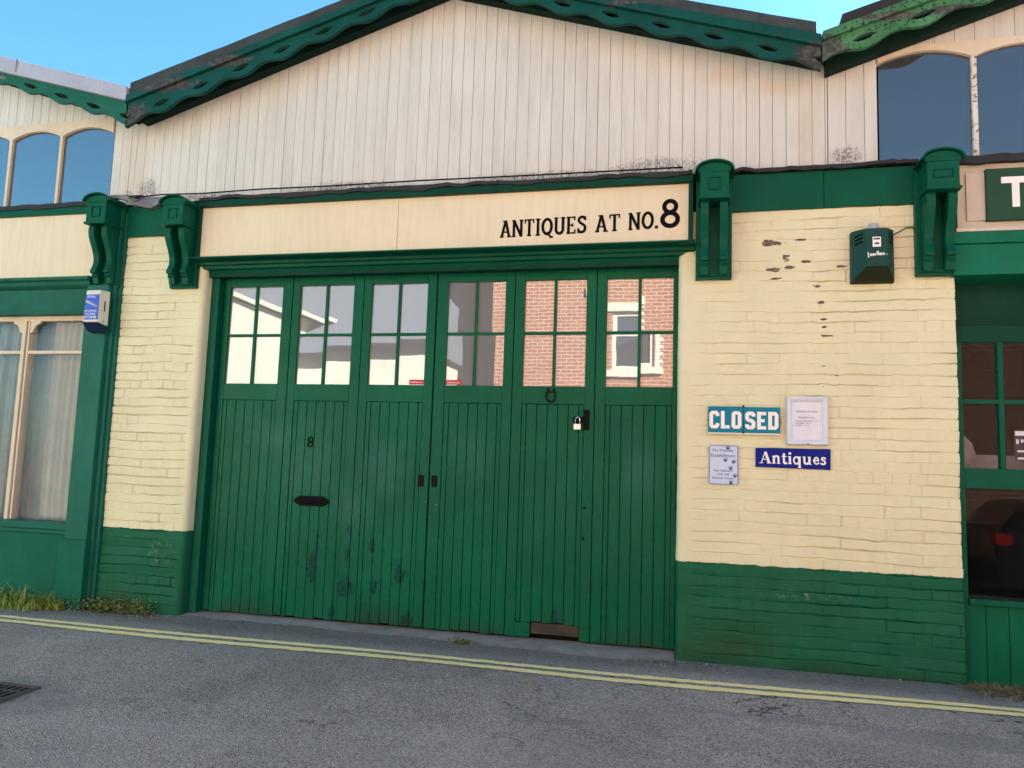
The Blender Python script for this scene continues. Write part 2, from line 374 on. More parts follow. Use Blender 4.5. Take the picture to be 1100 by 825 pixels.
M['alarm_green'] = paint('alarm_green', (.014, .055, .047), .38, .12, 0, .05, .15, (.02, .03, .02))
M['alarm_mould'] = plain('algae_green', (.016, .022, .008), .6)
M['sign_green'] = paint('sign_green', (.025, .07, .042), .5, .08, .05, .1)
def curtain_mat():
    m = NT('net_curtain', .9); m.color(m.mix(m.noise(6, 6), (.15, .18, .185), (.25, .285, .29))); return m.m
M['curtain'] = curtain_mat()
def leaf_mat(name, a, b, c):
    m = NT(name, .7); t = m.attr('tone'); col = m.mix(m.ramp(t, 0, .55), a + (1,), b + (1,)); m.color(m.mix(m.ramp(t, .6, 1), col, c + (1,)))
    m.b.inputs['Subsurface Weight'].default_value = 0; return m.m
M['grass'] = leaf_mat('grass_blades', (.08, .19, .02), (.2, .34, .05), (.42, .31, .13))
M['weed'] = leaf_mat('weed_leaves', (.05, .11, .025), (.17, .24, .06), (.3, .2, .1))
M['dry'] = leaf_mat('dry_grass', (.16, .14, .05), (.34, .27, .14), (.12, .09, .05))
M['grit'] = leaf_mat('loose_grit', (.06, .058, .055), (.18, .17, .16), (.5, .48, .45))

# ------------------------------------------------------------------ ground
def gz(x, y):
    s = -.045 * np.clip(-np.asarray(y, float) - .7, 0, 6.3)
    return s + .006 * np.sin(np.asarray(x) * 1.7 + y * 2.3) * np.clip((-np.asarray(y) - .2) * 2, 0, 1)
xs = np.concatenate([[-120, -60, -30, -18], np.arange(-12, 8.01, .25), [14, 30, 60, 120]]); ys = np.concatenate([[-120, -40, -20, -12, -8.6, -7.8], np.arange(-7, .61, .2), [3, 12, 60, 120]])
gx, gy = np.meshgrid(xs, ys); gzz = gz(gx, gy); nr, nc = gx.shape
faces = [(r * nc + c, r * nc + c + 1, (r + 1) * nc + c + 1, (r + 1) * nc + c) for r in range(nr - 1) for c in range(nc - 1)]
me = bpy.data.meshes.new('road'); me.from_pydata(np.stack([gx, gy, gzz], -1).reshape(-1, 3).tolist(), [], faces)
kind(link('road', me, M['asphalt'], None, 0, True), 'structure')
b = MB(); b.box(-60, 60, -9.7, -8.2, -.4, -.17); kind(b.build('pavement', M['concrete'], None, .02), 'structure')

def strip(name, ca, wa, mat, x0=-12, x1=8, step=.02, dz=.005):
    b = MB(); xs = np.arange(x0, x1, step); prev = None
    j = fbm(xs * 30, xs * 0 + 3, int(abs(wa) * 1e4) + 5, 3)
    j2 = fbm(xs * 30, xs * 0 + 9, int(abs(wa) * 1e4) + 55, 3)
    for i, x in enumerate(xs):
        c = float(np.interp(x, [-12, -5, -.6, 1.8, 8], ca)); y0 = c + wa / 2 + j[i] * .012; y1 = c - wa / 2 + j2[i] * .012
        cur = [b.bm.verts.new((x, y0, float(gz(x, y0)) + dz)), b.bm.verts.new((x, y1, float(gz(x, y1)) + dz))]
        if prev: b.bm.faces.new([prev[0], prev[1], cur[1], cur[0]])
        prev = cur
    return kind(b.build(name, mat), 'structure')
strip('yellow_line', [-.585, -.555, -.535, -.502, -.46], .07, M['yellow'])
strip('yellow_line', [-.71, -.678, -.668, -.606, -.56], .078, M['yellow'])
# concrete apron under the doors, front edge ragged
b = MB(); prev = None
for i, x in enumerate(np.arange(-4.13, -.1, .05)):
    e = float(np.interp(x, [-4.2, -3.6, -3.05, -2, -.9, -.35, -.1], [.02, .03, .03, -.02, -.1, -.07, .02])) + .05 * float(fbm(np.array([x * 4.]), np.array([1.]), 31, 4)[0])
    cur = [b.bm.verts.new((x, .3, .02)), b.bm.verts.new((x, e + .10, .014)), b.bm.verts.new((x, e - .02, .001))]
    if prev:
        for k in (0, 1): b.bm.faces.new([prev[k], prev[k + 1], cur[k + 1], cur[k]])
    prev = cur
kind(b.build('concrete_apron', M['concrete'], None), 'structure')

# drain
dr = thing('drain_grate', 'dark iron road drain grate at the lower left edge of the photo', 'drain', (-3.92, -2.07, -.062))
b = MB(); x0, x1, y0, y1 = -4.15, -3.655, -2.32, -1.84
zt = max(float(gz(x, y)) for x in np.linspace(-4.1, -3.6, 9) for y in (-2.32, -2.1, -1.84)) + .004
for (a, c, d, e) in ((x0, x1, y1 - .03, y1), (x0, x1, y0, y0 + .03), (x0, x0 + .03, y0 + .03, y1 - .03), (x1 - .03, x1, y0 + .03, y1 - .03)): b.box(a, c, d, e, zt - .03, zt + .006)
b.build('grate_frame', M['grate'], dr, .003)
b = MB()
for i in range(9):
    x = x0 + .055 + i * .045; b.box(x, x + .018, y0 + .03, y1 - .03, zt, zt + .005)
for i in range(3): y = y0 + .12 + i * .12; b.box(x0 + .03, x1 - .03, y, y + .016, zt + .0005, zt + .0045)
b.build('grate_bars', M['grate'], dr, .002)
b = MB(); b.box(x0 + .03, x1 - .03, y0 + .03, y1 - .03, zt - .0295, zt - .0005); b.build('drain_pit', M['void'], dr)

# ------------------------------------------------------------------ vegetation
def blades(name, n, fn, mat, label_kind='stuff', hmin=.05, hmax=.16, w=.006, flat=.5):
    V, F, T = [], [], []
    for i in range(n):
        x, y = fn(); h = random.uniform(hmin, hmax) * random.uniform(.6, 1.1); a = random.uniform(0, 6.283); ln = random.uniform(.1, flat) * h * 1.6
        dx, dy = math.cos(a), math.sin(a); sx, sy = -dy * w * random.uniform(.5, 1.2), dx * w * random.uniform(.5, 1.2); z0 = float(gz(x, y)) - .01
        if y + dy * ln > -.01 and x < 1.7: dy = -abs(dy)
        k = len(V)
        for t, ww in ((0, 1), (.5, .8), (1, .1)):
            cx, cy, cz = x + dx * ln * t * t, y + dy * ln * t * t, z0 + h * t * (1 - .25 * t * flat)
            V += [(cx - sx * ww, cy - sy * ww, cz), (cx + sx * ww, cy + sy * ww, cz)]
        F += [(k, k + 1, k + 3, k + 2), (k + 2, k + 3, k + 5, k + 4)]; T += [random.random()] * 2
    me = bpy.data.meshes.new(name); me.from_pydata(V, [], F); at = me.attributes.new('tone', 'FLOAT', 'FACE'); at.data.foreach_set('value', T)
    return kind(link(name, me, mat), label_kind)
def g1():
    x = random.uniform(-8.8, -5.12); return x, -.12 - abs(random.gauss(0, .09)) * (1 if x < -5.3 else .5)
blades('grass', 3600, g1, M['grass'], hmin=.06, hmax=.24, flat=.9)
def leaves(name, n, fn, mat, s=.022, hmax=.11):
    V, F, T = [], [], []
    for i in range(n):
        x, y, q = fn(); z = float(gz(x, y)) + abs(random.gauss(0, .45)) * hmax * q; a = random.uniform(0, 6.283); tl = random.uniform(-.7, .9); L = s * random.uniform(.5, 1.4); W = L * random.uniform(.25, .5)
        d = Vector((math.cos(a) * math.cos(tl), math.sin(a) * math.cos(tl), math.sin(tl))); u = d.cross(Vector((0, 0, 1))).normalized(); c = Vector((x, min(y, -.015) if x < 1.6 else y, z + .004)); k = len(V)
        V += [tuple(c), tuple(c + d * L * .5 + u * W), tuple(c + d * L), tuple(c + d * L * .5 - u * W)]; F += [(k, k + 1, k + 2, k + 3)]; T.append(random.random())
    me = bpy.data.meshes.new(name); me.from_pydata(V, [], F); at = me.attributes.new('tone', 'FLOAT', 'FACE'); at.data.foreach_set('value', T)
    return kind(link(name, me, mat), 'stuff')
def w1():
    c = random.choice((-4.86, -4.75, -4.7, -4.6, -4.5, -4.42, -5.08, -5.0)); return random.gauss(c, .06), -.03 - abs(random.gauss(0, .06)), 1
leaves('weeds', 2600, w1, M['weed'])
def w2(): return random.gauss(-1.66, .045), -.08 + random.gauss(0, .02), .5
leaves('weeds', 120, w2, M['weed'], .025, .06)
def d1(): return random.uniform(1.74, 3.6), -.03 - abs(random.gauss(0, .1)) + .05
blades('dry_grass', 3600, d1, M['dry'], hmin=.02, hmax=.1, flat=2.2, w=.005)
def s1():
    r = random.random()
    if r < .4: x = random.uniform(-5.4, 1.9); return x, -.03 - abs(random.gauss(0, .1)), .02
    if r < .7: return random.gauss(-.05, .16), -.06 - abs(random.gauss(0, .09)), .03
    if r < .85: return random.gauss(-4.3, .12), -.12 - abs(random.gauss(0, .05)), .05
    return random.uniform(-6, 1.9), random.uniform(-2.6, -.1), .01
leaves('grit', 1500, s1, M['grit'], .012, .05)

# ------------------------------------------------------------------ painted brick pier (real relief)
def pier(name, path, z0, z1, parent, plain_s, flakes, seed, dx=.0062, dzz=.0026, worn=None):
    """path: list of (x, y) going left to right seen from the street; plain_s(x) -> 0 where the render is smooth"""
    P = [Vector(p) for p in path]; seg = [(P[i + 1] - P[i]).length for i in range(len(P) - 1)]
    pts, nrm = [], []
    for i, L in enumerate(seg):
        k = max(1, int(L / dx)); d = (P[i + 1] - P[i]).normalized()
        for j in range(k + (1 if i == len(seg) - 1 else 0)): pts.append(P[i] + d * (L * j / k)); nrm.append(Vector((d.y, -d.x)))
    # smooth normals
    nn = []
    for i in range(len(nrm)):
        v = sum((nrm[max(0, min(len(nrm) - 1, i + k))] for k in (-1, 0, 1)), Vector((0, 0))); nn.append(v.normalized())
    s = np.array([p.x for p in pts]); yy = np.array([p.y for p in pts]); N = np.array([tuple(v) for v in nn])
    sa = np.concatenate([[0], np.cumsum([(pts[i + 1] - pts[i]).length for i in range(len(pts) - 1)])])
    z = np.arange(z0, z1 + dzz, dzz); S, Z = np.meshgrid(sa, z); XX = np.broadcast_to(s, S.shape)
    H = .075; zw = Z + .016 * fbm(S * 1.7, Z * 2.5, seed, 3) + .007 * fbm(S * 12, Z * 9, seed + 7, 3); k = np.floor(zw / H).astype(int); f = zw / H - k
    rr = np.random.default_rng(seed).random(200)
    off = (rr[k % 200] - .5) * .003
    gap = np.minimum(f, 1 - f) * H
    depth = .0025 + .048 * np.clip(fbm(S * 3.5, k * 1.37, seed + 3, 5) + .12, 0, 1)
    h = off - depth * np.exp(-(gap / .0038) ** 2)
    h += .0045 * (.5 - f) * np.where(rr[(k * 7) % 200] > .45, -1, .5)
    bw = np.where(k % 2 == 0, .225, .112); u = (S + (k % 2) * .056 + (rr[(k * 3) % 200]) * .02) / bw; fu = u - np.floor(u); gu = np.minimum(fu, 1 - fu) * bw
    bi = np.floor(u).astype(int); h += (rr[(bi * 13 + k * 29) % 200] - .5) * .0045
    h -= .015 * np.clip(fbm(bi * 1.7, k * 2.3, seed + 11, 2) * 2 + .12, 0, 1) * np.exp(-(gu / .0055) ** 2)
    if worn is not None: h *= 1 - .45 * worn(XX, Z)
    pl = plain_s(XX, yy[None, :] + Z * 0); h = h * pl
    h += .006 * fbm(S * 1.6, Z * 1.6, seed + 20, 3) + .0022 * fbm(S * 18, Z * 18, seed + 30, 4)
    h += .004 * fbm(S * 9, Z * 22, seed + 50, 4) * pl * (worn(XX, Z) if worn is not None else .5)
    fl = np.full_like(h, -5.)
    for (x, zz, rx, rz) in [(q[0], q[1], q[2] * .75, q[3] * .75) for q in flakes]: fl = np.maximum(fl, 1 - np.sqrt(((XX - x) / rx) ** 2 + ((Z - zz) / rz) ** 2))
    fl = np.where(fl > -.9, fl, -5) + 1.3 * fbm(S * 28, Z * 45, seed + 40, 4); fl = np.clip(np.where(fl > .22, .5 + fl, 0), 0, 1)
    h -= .004 * (fl > .5)
    co = np.stack([s[None, :] + N[None, :, 0] * h, yy[None, :] + N[None, :, 1] * h, Z], -1).reshape(-1, 3)
    nr, nc = S.shape; idx = np.arange(nr * nc).reshape(nr, nc)
    q = np.stack([idx[:-1, :-1], idx[:-1, 1:], idx[1:, 1:], idx[1:, :-1]], -1).reshape(-1, 4)
    me = bpy.data.meshes.new(name); me.vertices.add(len(co)); me.vertices.foreach_set('co', co.ravel())
    me.loops.add(q.size); me.loops.foreach_set('vertex_index', q.ravel().astype(np.int32)); me.polygons.add(len(q))
    me.polygons.foreach_set('loop_start', np.arange(0, q.size, 4, dtype=np.int32)); me.polygons.foreach_set('loop_total', np.full(len(q), 4, dtype=np.int32)); me.update()
    at = me.attributes.new('flake', 'FLOAT', 'POINT'); at.data.foreach_set('value', fl.ravel().astype(np.float32))
    me.validate(); return link(name, me, M['brick'], parent, 0, True)

# ------------------------------------------------------------------ vertical board cladding
def cladding(name, x0, x1, yf, zb, zt, mat, parent, w=.093, seed=1, skip=None):
    """zb(x), zt(x): bottom and top of the boards"""
    b = MB(); rnd = random.Random(seed); x = x0; tones = []
    while x < x1 - .012:
        ww = min(w * rnd.uniform(.96, 1.04), x1 - x); g = rnd.uniform(.001, .0036); y = yf + rnd.uniform(-.0015, .0015); c = .0025
        xa, xb = x + g / 2, x + ww - g / 2; tone = rnd.random()
        za, zc = zb((xa + xb) / 2) - rnd.uniform(0, .015), None
        prof = [(xa, y + .02), (xa, y + c * .7), (xa + c, y), (xb - c, y), (xb, y + c * .7), (xb, y + .02)]
        lo = [b.bm.verts.new((p, q, za)) for p, q in prof]; hi = [b.bm.verts.new((p, q, zt(p))) for p, q in prof]
        for i in range(5): b.bm.faces.new([lo[i], lo[i + 1], hi[i + 1], hi[i]])
        b.bm.faces.new(lo[::-1]); tones += [tone] * 6; x += ww
    me = bpy.data.meshes.new(name); b.bm.normal_update(); b.bm.to_mesh(me); b.bm.free()
    at = me.attributes.new('tone', 'FLOAT', 'FACE'); at.data.foreach_set('value', tones)
    o = link(name, me, mat, parent)
    return o
def backing(name, pts, y0, y1, parent, mat=None):
    b = MB(); b.pxz(pts, y0, y1); return b.build(name, mat or M['void'], parent)

def barge(name, x0, x1, zl, top, yf, th, hole0, period, mat, parent, lo=.06, amp=.022, endcut=.0, sh=.0):
    """scalloped bargeboard with pointed-oval piercings; zl(x) is the line of the piercings, top(x) the upper edge"""
    b = MB(); n = int(abs(x1 - x0) / .012); xs = [x0 + (x1 - x0) * i / n for i in range(n + 1)]; yb = yf + th; hw = .078; hh = .024
    def bot(x):
        ph = ((x - hole0 - sh) / period) % 1.0
        return zl(x) - (lo + amp * math.cos(2 * math.pi * ph))
    def hole(x):
        d = ((x - hole0) / period + .5) % 1.0 - .5; d *= period
        return hh * (1 - (d / hw) ** 2) if abs(d) < hw else 0
    for i in range(n):
        xa, xb = xs[i], xs[i + 1]; ha, hb = hole(xa), hole(xb)
        rows = [((bot(xa), bot(xb)), (top(xa), top(xb)))] if (ha <= 0 and hb <= 0) else [((bot(xa), bot(xb)), (zl(xa) - ha, zl(xb) - hb)), ((zl(xa) + ha, zl(xb) + hb), (top(xa), top(xb)))]
        for (l0, l1), (u0, u1) in rows:
            b.face([(xa, yf, l0), (xb, yf, l1), (xb, yf, u1), (xa, yf, u0)]); b.face([(xa, yb, l0), (xa, yb, u0), (xb, yb, u1), (xb, yb, l1)])
            b.face([(xa, yf, l0), (xa, yb, l0), (xb, yb, l1), (xb, yf, l1)]); b.face([(xa, yf, u0), (xb, yf, u1), (xb, yb, u1), (xa, yb, u0)])
    for x in (x0, x1): b.face([(x, yf, bot(x)), (x, yb, bot(x)), (x, yb, top(x)), (x, yf, top(x))])
    return b.build(name, mat, parent, weld=True)
def slope_bar(name, x0, x1, za, zb, y0, y1, mat, parent, bevel=.003, wob=0, seed=0):
    """bar that follows a roof slope: za(x) underside, zb(x) top"""
    b = MB(); n = max(1, int(abs(x1 - x0) / .15)); xs = [x0 + (x1 - x0) * i / n for i in range(n + 1)]; rnd = random.Random(seed)
    rings = []
    for x in xs:
        d = rnd.uniform(-wob, wob); rings.append([b.bm.verts.new(p) for p in ((x, y0, za(x)), (x, y1, za(x)), (x, y1, zb(x) + d), (x, y0, zb(x) + d))])
    for r, s in zip(rings, rings[1:]):
        for k in range(4): b.bm.faces.new([r[k], r[(k + 1) % 4], s[(k + 1) % 4], s[k]])
    b.bm.faces.new(rings[0]); b.bm.faces.new(rings[-1][::-1])
    return b.build(name, mat, parent, bevel)
def line2(xa, za, xb, zb): return lambda x: za + (zb - za) * (x - xa) / (xb - xa)

# ------------------------------------------------------------------ console bracket under each fascia end
BR = {}
def bracket(x, z, parent, mat, plate_z=-.745, w=.22, wide_panel=False):
    """x: centre, z: top of the box; built from meshes shared by all four brackets"""
    key = wide_panel
    def mk(nm, mb, bev=.004):
        bmesh.ops.recalc_face_normals(mb.bm, faces=mb.bm.faces); me = bpy.data.meshes.new(nm); mb.bm.to_mesh(me); mb.bm.free(); me.materials.append(mat); return me
    if key not in BR:
        h = w / 2; d = {}
        b = MB(); b.box(-h - .018, h + .018, -.045, .02, plate_z, .02); b.box(-h - .004, h + .004, -.066, -.043, plate_z + .02, plate_z + .035); d['bracket'] = mk('bracket', b)
        b = MB(); b.box(-h + .012, h - .012, -.24, -.043, -.188, 0.); b.box(-h, h, -.25, -.043, -.206, -.186); b.box(-h, h, -.247, -.043, -.012, .006)
        d['head_box'] = mk('head_box', b)
        pw, ph = (.062, .03) if wide_panel else (.043, .047)
        b = MB()
        for (a, c, e, f) in ((-pw, pw, ph - .007, ph), (-pw, pw, -ph, -ph + .007), (-pw, -pw + .007, -ph + .007, ph - .007), (pw - .007, pw, -ph + .007, ph - .007)): b.box(a, c, -.25, -.238, -.095 + e, -.095 + f)
        d['raised_panel'] = mk('raised_panel', b)
        b = MB(); hc = h + .006
        top = [(hc * math.cos(t), .006 + .055 * math.sin(t)) for t in (math.pi * i / 14 for i in range(15))]
        b.pxz(top, -.236, -.04); d['arched_top'] = mk('arched_top', b)
        b = MB(); o1 = [((hc + .006) * math.cos(t), .006 + .060 * math.sin(t)) for t in (math.pi * i / 14 for i in range(15))]; o2 = [((hc + .02) * math.cos(t), .003 + .074 * math.sin(t)) for t in (math.pi * i / 14 for i in range(15))]
        b.pxz(o1 + o2[::-1], -.262, -.035); d['cap'] = mk('cap', b)
        for sgn in (-1, 1):
            b = MB(); xa, xb = sorted((sgn * (h - .015), sgn * (h - .072)))
            pr = [(-.045, -.29), (-.19, -.29), (-.205, -.31), (-.205, -.35), (-.195, -.39), (-.172, -.44), (-.145, -.49), (-.125, -.54), (-.116, -.58), (-.12, -.62), (-.135, -.655), (-.148, -.68), (-.143, -.70), (-.12, -.702), (-.12, -.715), (-.128, -.722), (-.11, -.735), (-.098, -.79), (-.045, -.79)]
            b.pyz([(q, -.206 + (zz + .29) * (.515 / .5)) for q, zz in pr], xa, xb); d['console' + str(sgn)] = mk('console', b)
        BR[key] = d
    d = BR[key]; root = bpy.data.objects.new('bracket', d['bracket']); COL.objects.link(root); root.parent = parent; root.location = Vector((x, 0, z)) - Vector(parent.location)
    md = root.modifiers.new('bevel', 'BEVEL'); md.width = .004; md.segments = 2
    for k in ('head_box', 'raised_panel', 'arched_top', 'cap', 'console-1', 'console1'):
        o = bpy.data.objects.new(d[k].name.split('.')[0], d[k]); COL.objects.link(o); o.parent = root
        if k != 'cap': md = o.modifiers.new('bevel', 'BEVEL'); md.width = .005 if 'console' in k else .003; md.segments = 2; md.limit_method = 'ANGLE'; md.angle_limit = R(40)
    return root

# =================================================================== THE ANTIQUES SHOP (middle unit)
shop = thing('antiques_shop', 'middle gabled antiques shop with cream weatherboards over six dark green garage doors', 'shop', (-2.0, .3, 0))
AX = -1.985
rafter = lambda x: 5.17 - (.88 / 2.795) * abs(x - AX) if x < AX else 5.17 - (.905 / 2.885) * abs(x - AX)
cladding('gable_boarding', -4.95, .925, .04, lambda x: 3.555, lambda x: rafter(x) + .06, M['boards'], shop, seed=3)
backing('gable_wall', [(-4.95, 2.9), (.925, 2.9), (.925, rafter(.925) + .1), (AX, 5.25), (-4.95, rafter(-4.95) + .1)], .062, .2, shop)
# barge boards, fillets, felt edge and rafters of both slopes
def gable_edges(parent, ax, xl, xr, hl, hr, hA, fb, ft, cap, ra, mats, hole_l, hole_r, yf=-.22, period=.376, sides=(0, 1), capwob=.003):
    for side in sides:
        x0 = xl if side == 0 else xr; z = [hl, hr][side]
        hl_ = line2(x0, z, ax, hA); f_b = line2(x0, fb[side], ax, fb[2]); f_t = line2(x0, ft[side], ax, ft[2]); cp = line2(x0, cap[side], ax, cap[2]); rf = line2(x0, ra[side], ax, ra[2])
        a, c = sorted((x0, ax)); e = .002 if side else -.002
        barge('bargeboard', a, c, hl_, lambda x, g=f_b: g(x) + .02, yf, .035, [hole_l, hole_r][side], period, mats[0], parent, sh=.03 if side == 0 else -.01)
        slope_bar('verge_fillet', a, c, f_b, f_t, yf - .035, yf + .036, mats[1], parent, .004)
        slope_bar('roof_edge', a + (.03 if side == 0 else 0), c - (.03 if side == 1 else 0), lambda x, g=f_t: g(x) + .004, cp, yf - .015, yf + .3, mats[2], parent, .004, capwob, side + 5)
        slope_bar('rafter', a + .02, c, rf, lambda x, g=rf: g(x) + .17, -.05, .037, mats[3], parent)
gable_edges(shop, AX, -4.87, .845, 4.233, 4.237, 5.19, (4.362, 4.322, 5.205), (4.425, 4.405, 5.265), (4.54, 4.50, 5.34), (4.262, 4.283, 5.17),
            (M['green_barge'], M['green_barge'], M['felt'], M['soffit']), -4.52, -.26)
b = MB()
for (x0, z0) in ((-4.84, 4.45), (.82, 4.42)):
    pass
def roof(parent, ax, xl, xr, ze, za, mat, y0=.05, y1=12):
    b = MB(); b.pxz([(xl, ze - .05), (ax, za - .05), (xr, ze - .05), (xr, ze), (ax, za), (xl, ze)], y0, y1); return b.build('roof', mat, parent)
roof(shop, AX, -4.9, .9, 4.45, 5.3, M['roof_slate'])
b = MB(); b.box(-4.9, .85, .3, 11.9, .0, 4.3); b.build('shop_body', M['render'], shop)

# piers
def cornerpath(x0, x1, left_round, right_round, ydeep=.2, r=.045):
    p = []
    if left_round: p += [(x0 - .012, ydeep), (x0 - .008, r)] + [(x0 - .006 + r - r * math.cos(t), r - r * math.sin(t)) for t in (R(15), R(35), R(55), R(75))] + [(x0 - .006 + r, 0)]
    else: p += [(x0, .12), (x0, 0)]
    if right_round: p += [(x1 - r, 0)] + [(x1 - r + r * math.sin(t), r - r * math.cos(t)) for t in (R(15), R(35), R(55), R(75))] + [(x1, r), (x1 + .014, ydeep)]
    else: p += [(x1, 0), (x1, ydeep + .1)]
    return p
sm = lambda a, b, x: np.clip((x - a) / (b - a), 0, 1)
pier('brick_pier', cornerpath(-4.93, -4.115, False, True), -.03, 3.24, shop, lambda X, Y: 1 - sm(-4.20, -4.165, X), [], 11, worn=lambda X, Z: .15 + 0 * X)
fl = [(.53, 2.985, .09, .03), (.50, 2.98, .04, .03), (.62, 2.865, .05, .03), (.66, 2.80, .05, .018), (.55, 2.785, .07, .018), (.77, 2.84, .06, .012), (.74, 3.0, .05, .012), (.86, 2.54, .035, .014), (.87, 2.42, .05, .014), (.88, 2.36, .035, .012), (.90, 2.30, .05, .012),
      (.55, 2.72, .06, .01), (.88, 2.085, .06, .014), (.96, 2.02, .05, .012), (.87, 1.94, .03, .01), (.84, 2.66, .03, .012), (1.0, 2.8, .05, .01)]
pier('brick_pier', cornerpath(-.115, 1.722, True, False), -.03, 3.24, shop, lambda X, Y: sm(-.03, .03, X), fl, 21, worn=lambda X, Z: .25 + .75 * (1 - sm(.75, 1.05, X + .08 * np.sin(Z * 5))) )
# green boards over the piers
b = MB(); b.box(-4.93, -4.42, -.022, .1, 3.225, 3.50); b.build('frieze_board', M['green'], shop, .003)
b = MB(); b.box(.25, .885, -.022, .1, 3.222, 3.50); b.build('frieze_board', M['green'], shop, .003); b = MB(); b.box(.888, 1.52, -.02, .1, 3.225, 3.50); b.build('frieze_board', M['green'], shop, .003)
# fascia with its lettering
fx0, fx1 = -4.175, -.035
b = MB(); b.box(fx0 + .02, -2.352, -.04, .06, 2.985, 3.46); b.box(-2.349, fx1 - .02, -.0385, .06, 2.985, 3.46); fas = b.build('fascia_board', M['cream_board'], shop, .0015)
b = MB(); b.box(fx0 - .012, fx0 + .022, -.07, .05, 2.99, 3.47); b.box(fx1 - .022, fx1 + .012, -.07, .05, 2.99, 3.47); b.box(fx0 - .012, fx1 + .012, -.085, .05, 3.445, 3.50); b.build('fascia_trim', M['green_dark'], shop, .004)
b = MB()
prof = [(.05, 3.0), (-.09, 3.0), (-.128, 2.992), (-.15, 2.98), (-.142, 2.972), (-.03, 2.969), (-.026, 2.945), (.0, 2.942), (.004, 2.916), (.035, 2.912), (.05, 2.89)]
b.pyz(prof, fx0 - .01, fx1 + .03); b.build('cornice', M['green'], shop, .002)
b = MB(); b.box(-4.16, -.07, .05, .125, 2.855, 2.99); b.build('door_head', M['green_dark'], shop, .003)
# slate and lead weathering above the fascia, ragged lower lip
def flash(name, x0, x1, zf, zw, yf, mat, parent, seed, lip=.03, rag=.012):
    b = MB(); xs = np.arange(x0, x1 + .01, .02); a = 2.2 * fbm(xs * 6, xs * 0 + 2, seed, 4); c = fbm(xs * 3, xs * 0 + 5, seed + 9, 4); prev = None
    for i, x in enumerate(xs):
        zl = zf + rag * a[i]; x = min(x, x1)
        cur = [b.bm.verts.new(p) for p in ((x, .055, zw + rag * .5 * c[i]), (x, .02, zw - .004 + rag * c[i]), (x, yf, zl), (x, yf, zl - lip - rag * .8 * c[i]), (x, yf + .05, zl - lip))]
        if prev:
            for k in range(4): b.bm.faces.new([prev[k], prev[k + 1], cur[k + 1], cur[k]])
        prev = cur
    return b.build(name, mat, parent)
flash('lead_flashing', -4.16, -.03, 3.525, 3.575, -.10, M['slate'], shop, 3)
flash('lead_flashing', -4.86, -4.42, 3.50, 3.60, -.07, M['lead_dull'], shop, 8, .03, .03)
flash('slate_weathering', .22, 1.5, 3.525, 3.56, -.06, M['slate'], shop, 14, .024, .014)
b = MB(); b.tube([(-4.85, -.05, 3.57), (-4.6, -.02, 3.6), (-4.2, -.03, 3.585), (-3.6, -.04, 3.59), (-3.0, -.04, 3.583), (-2.2, -.04, 3.586), (-1.2, -.045, 3.575), (-.1, -.05, 3.57)], .006, 6); b.build('cable', M['iron'], shop, smooth=True)
bracket(.125, 3.46, shop, M['green']); bracket(-4.30, 3.43, shop, M['green']).scale.z = .92

# lettering: slab serif capitals drawn as strokes
def letters(spec, x, z, h, mat, name, parent, y, t=.17, slope=0., depth=.003, sp=.1, fit=None):
    adv = 0; items = []
    for g in spec:
        if g == ' ': adv += .42; continue
        w, st = g; items.append((adv, st)); adv += w + sp
    sx = (fit / (adv - sp)) if fit else h
    b = MB(); k = 0
    for a, st in items:
        for s in st:
            pts, th = s[0], s[1]; cl = len(s) > 2
            P = [(x + (a + p[0]) * sx, z + p[1] * h) for p in pts]; P = [(px, pz + (px - x) * slope) for px, pz in P]
            b.stroke(P, th * (sx + h) / 2, y - .0002 * (k % 7), y + depth, cl); k += 1
    return b.build(name, mat, parent, recalc=False)
T, S_ = .155, .085
gA = (.66, [([(.09, .02), (.33, 1)], .15), ([(.57, .02), (.33, 1)], T), ([(.18, .32), (.5, .32)], S_), ([(-.02, .045), (.22, .045)], S_), ([(.44, .045), (.7, .045)], S_), ([(.16, .955), (.34, .955)], S_)])
gN = (.66, [([(.1, 0), (.1, 1)], .15), ([(.56, 0), (.56, 1)], .15), ([(.1, .98), (.56, .02)], T), ([(-.02, .045), (.22, .045)], S_), ([(-.02, .955), (.14, .955)], S_), ([(.44, .955), (.68, .955)], S_)])
gT = (.6, [([(.3, 0), (.3, 1)], T), ([(0, .95), (.6, .95)], S_), ([(.04, .76), (.04, .99)], S_), ([(.56, .76), (.56, .99)], S_), ([(.17, .045), (.43, .045)], S_)])
gI = (.28, [([(.14, 0), (.14, 1)], T), ([(0, .045), (.28, .045)], S_), ([(0, .955), (.28, .955)], S_)])
gQ = (.66, [(arc(.33, .5, .27, .43, 0, 346, 24), .16, 1), ([(.3, .18), (.42, .05), (.56, -.12), (.7, -.1)], .12)])
gO = (.66, [(arc(.33, .5, .27, .43, 0, 346, 24), .16, 1)])
gU = (.66, [([(.12, 1), (.12, .3)] + arc(.33, .3, .21, .24, 190, 350, 10) + [(.54, .3), (.54, 1)], .16), ([(0, .955), (.24, .955)], S_), ([(.42, .955), (.66, .955)], S_)])
gE = (.56, [([(.12, 0), (.12, 1)], T), ([(0, .05), (.54, .05)], S_), ([(0, .95), (.52, .95)], S_), ([(.12, .5), (.38, .5)], S_), ([(.51, 0), (.51, .24)], S_), ([(.49, .78), (.49, 1)], S_), ([(.37, .4), (.37, .6)], .08)])
gS = (.54, [([(.46, .78), (.42, .88), (.32, .94), (.2, .93), (.1, .85), (.08, .73), (.15, .62), (.28, .54), (.4, .46), (.47, .35), (.46, .2), (.38, .1), (.27, .06), (.15, .08), (.08, .16), (.06, .24)], .15), ([(.48, .74), (.48, .98)], .08), ([(.05, .02), (.05, .3)], .08)])
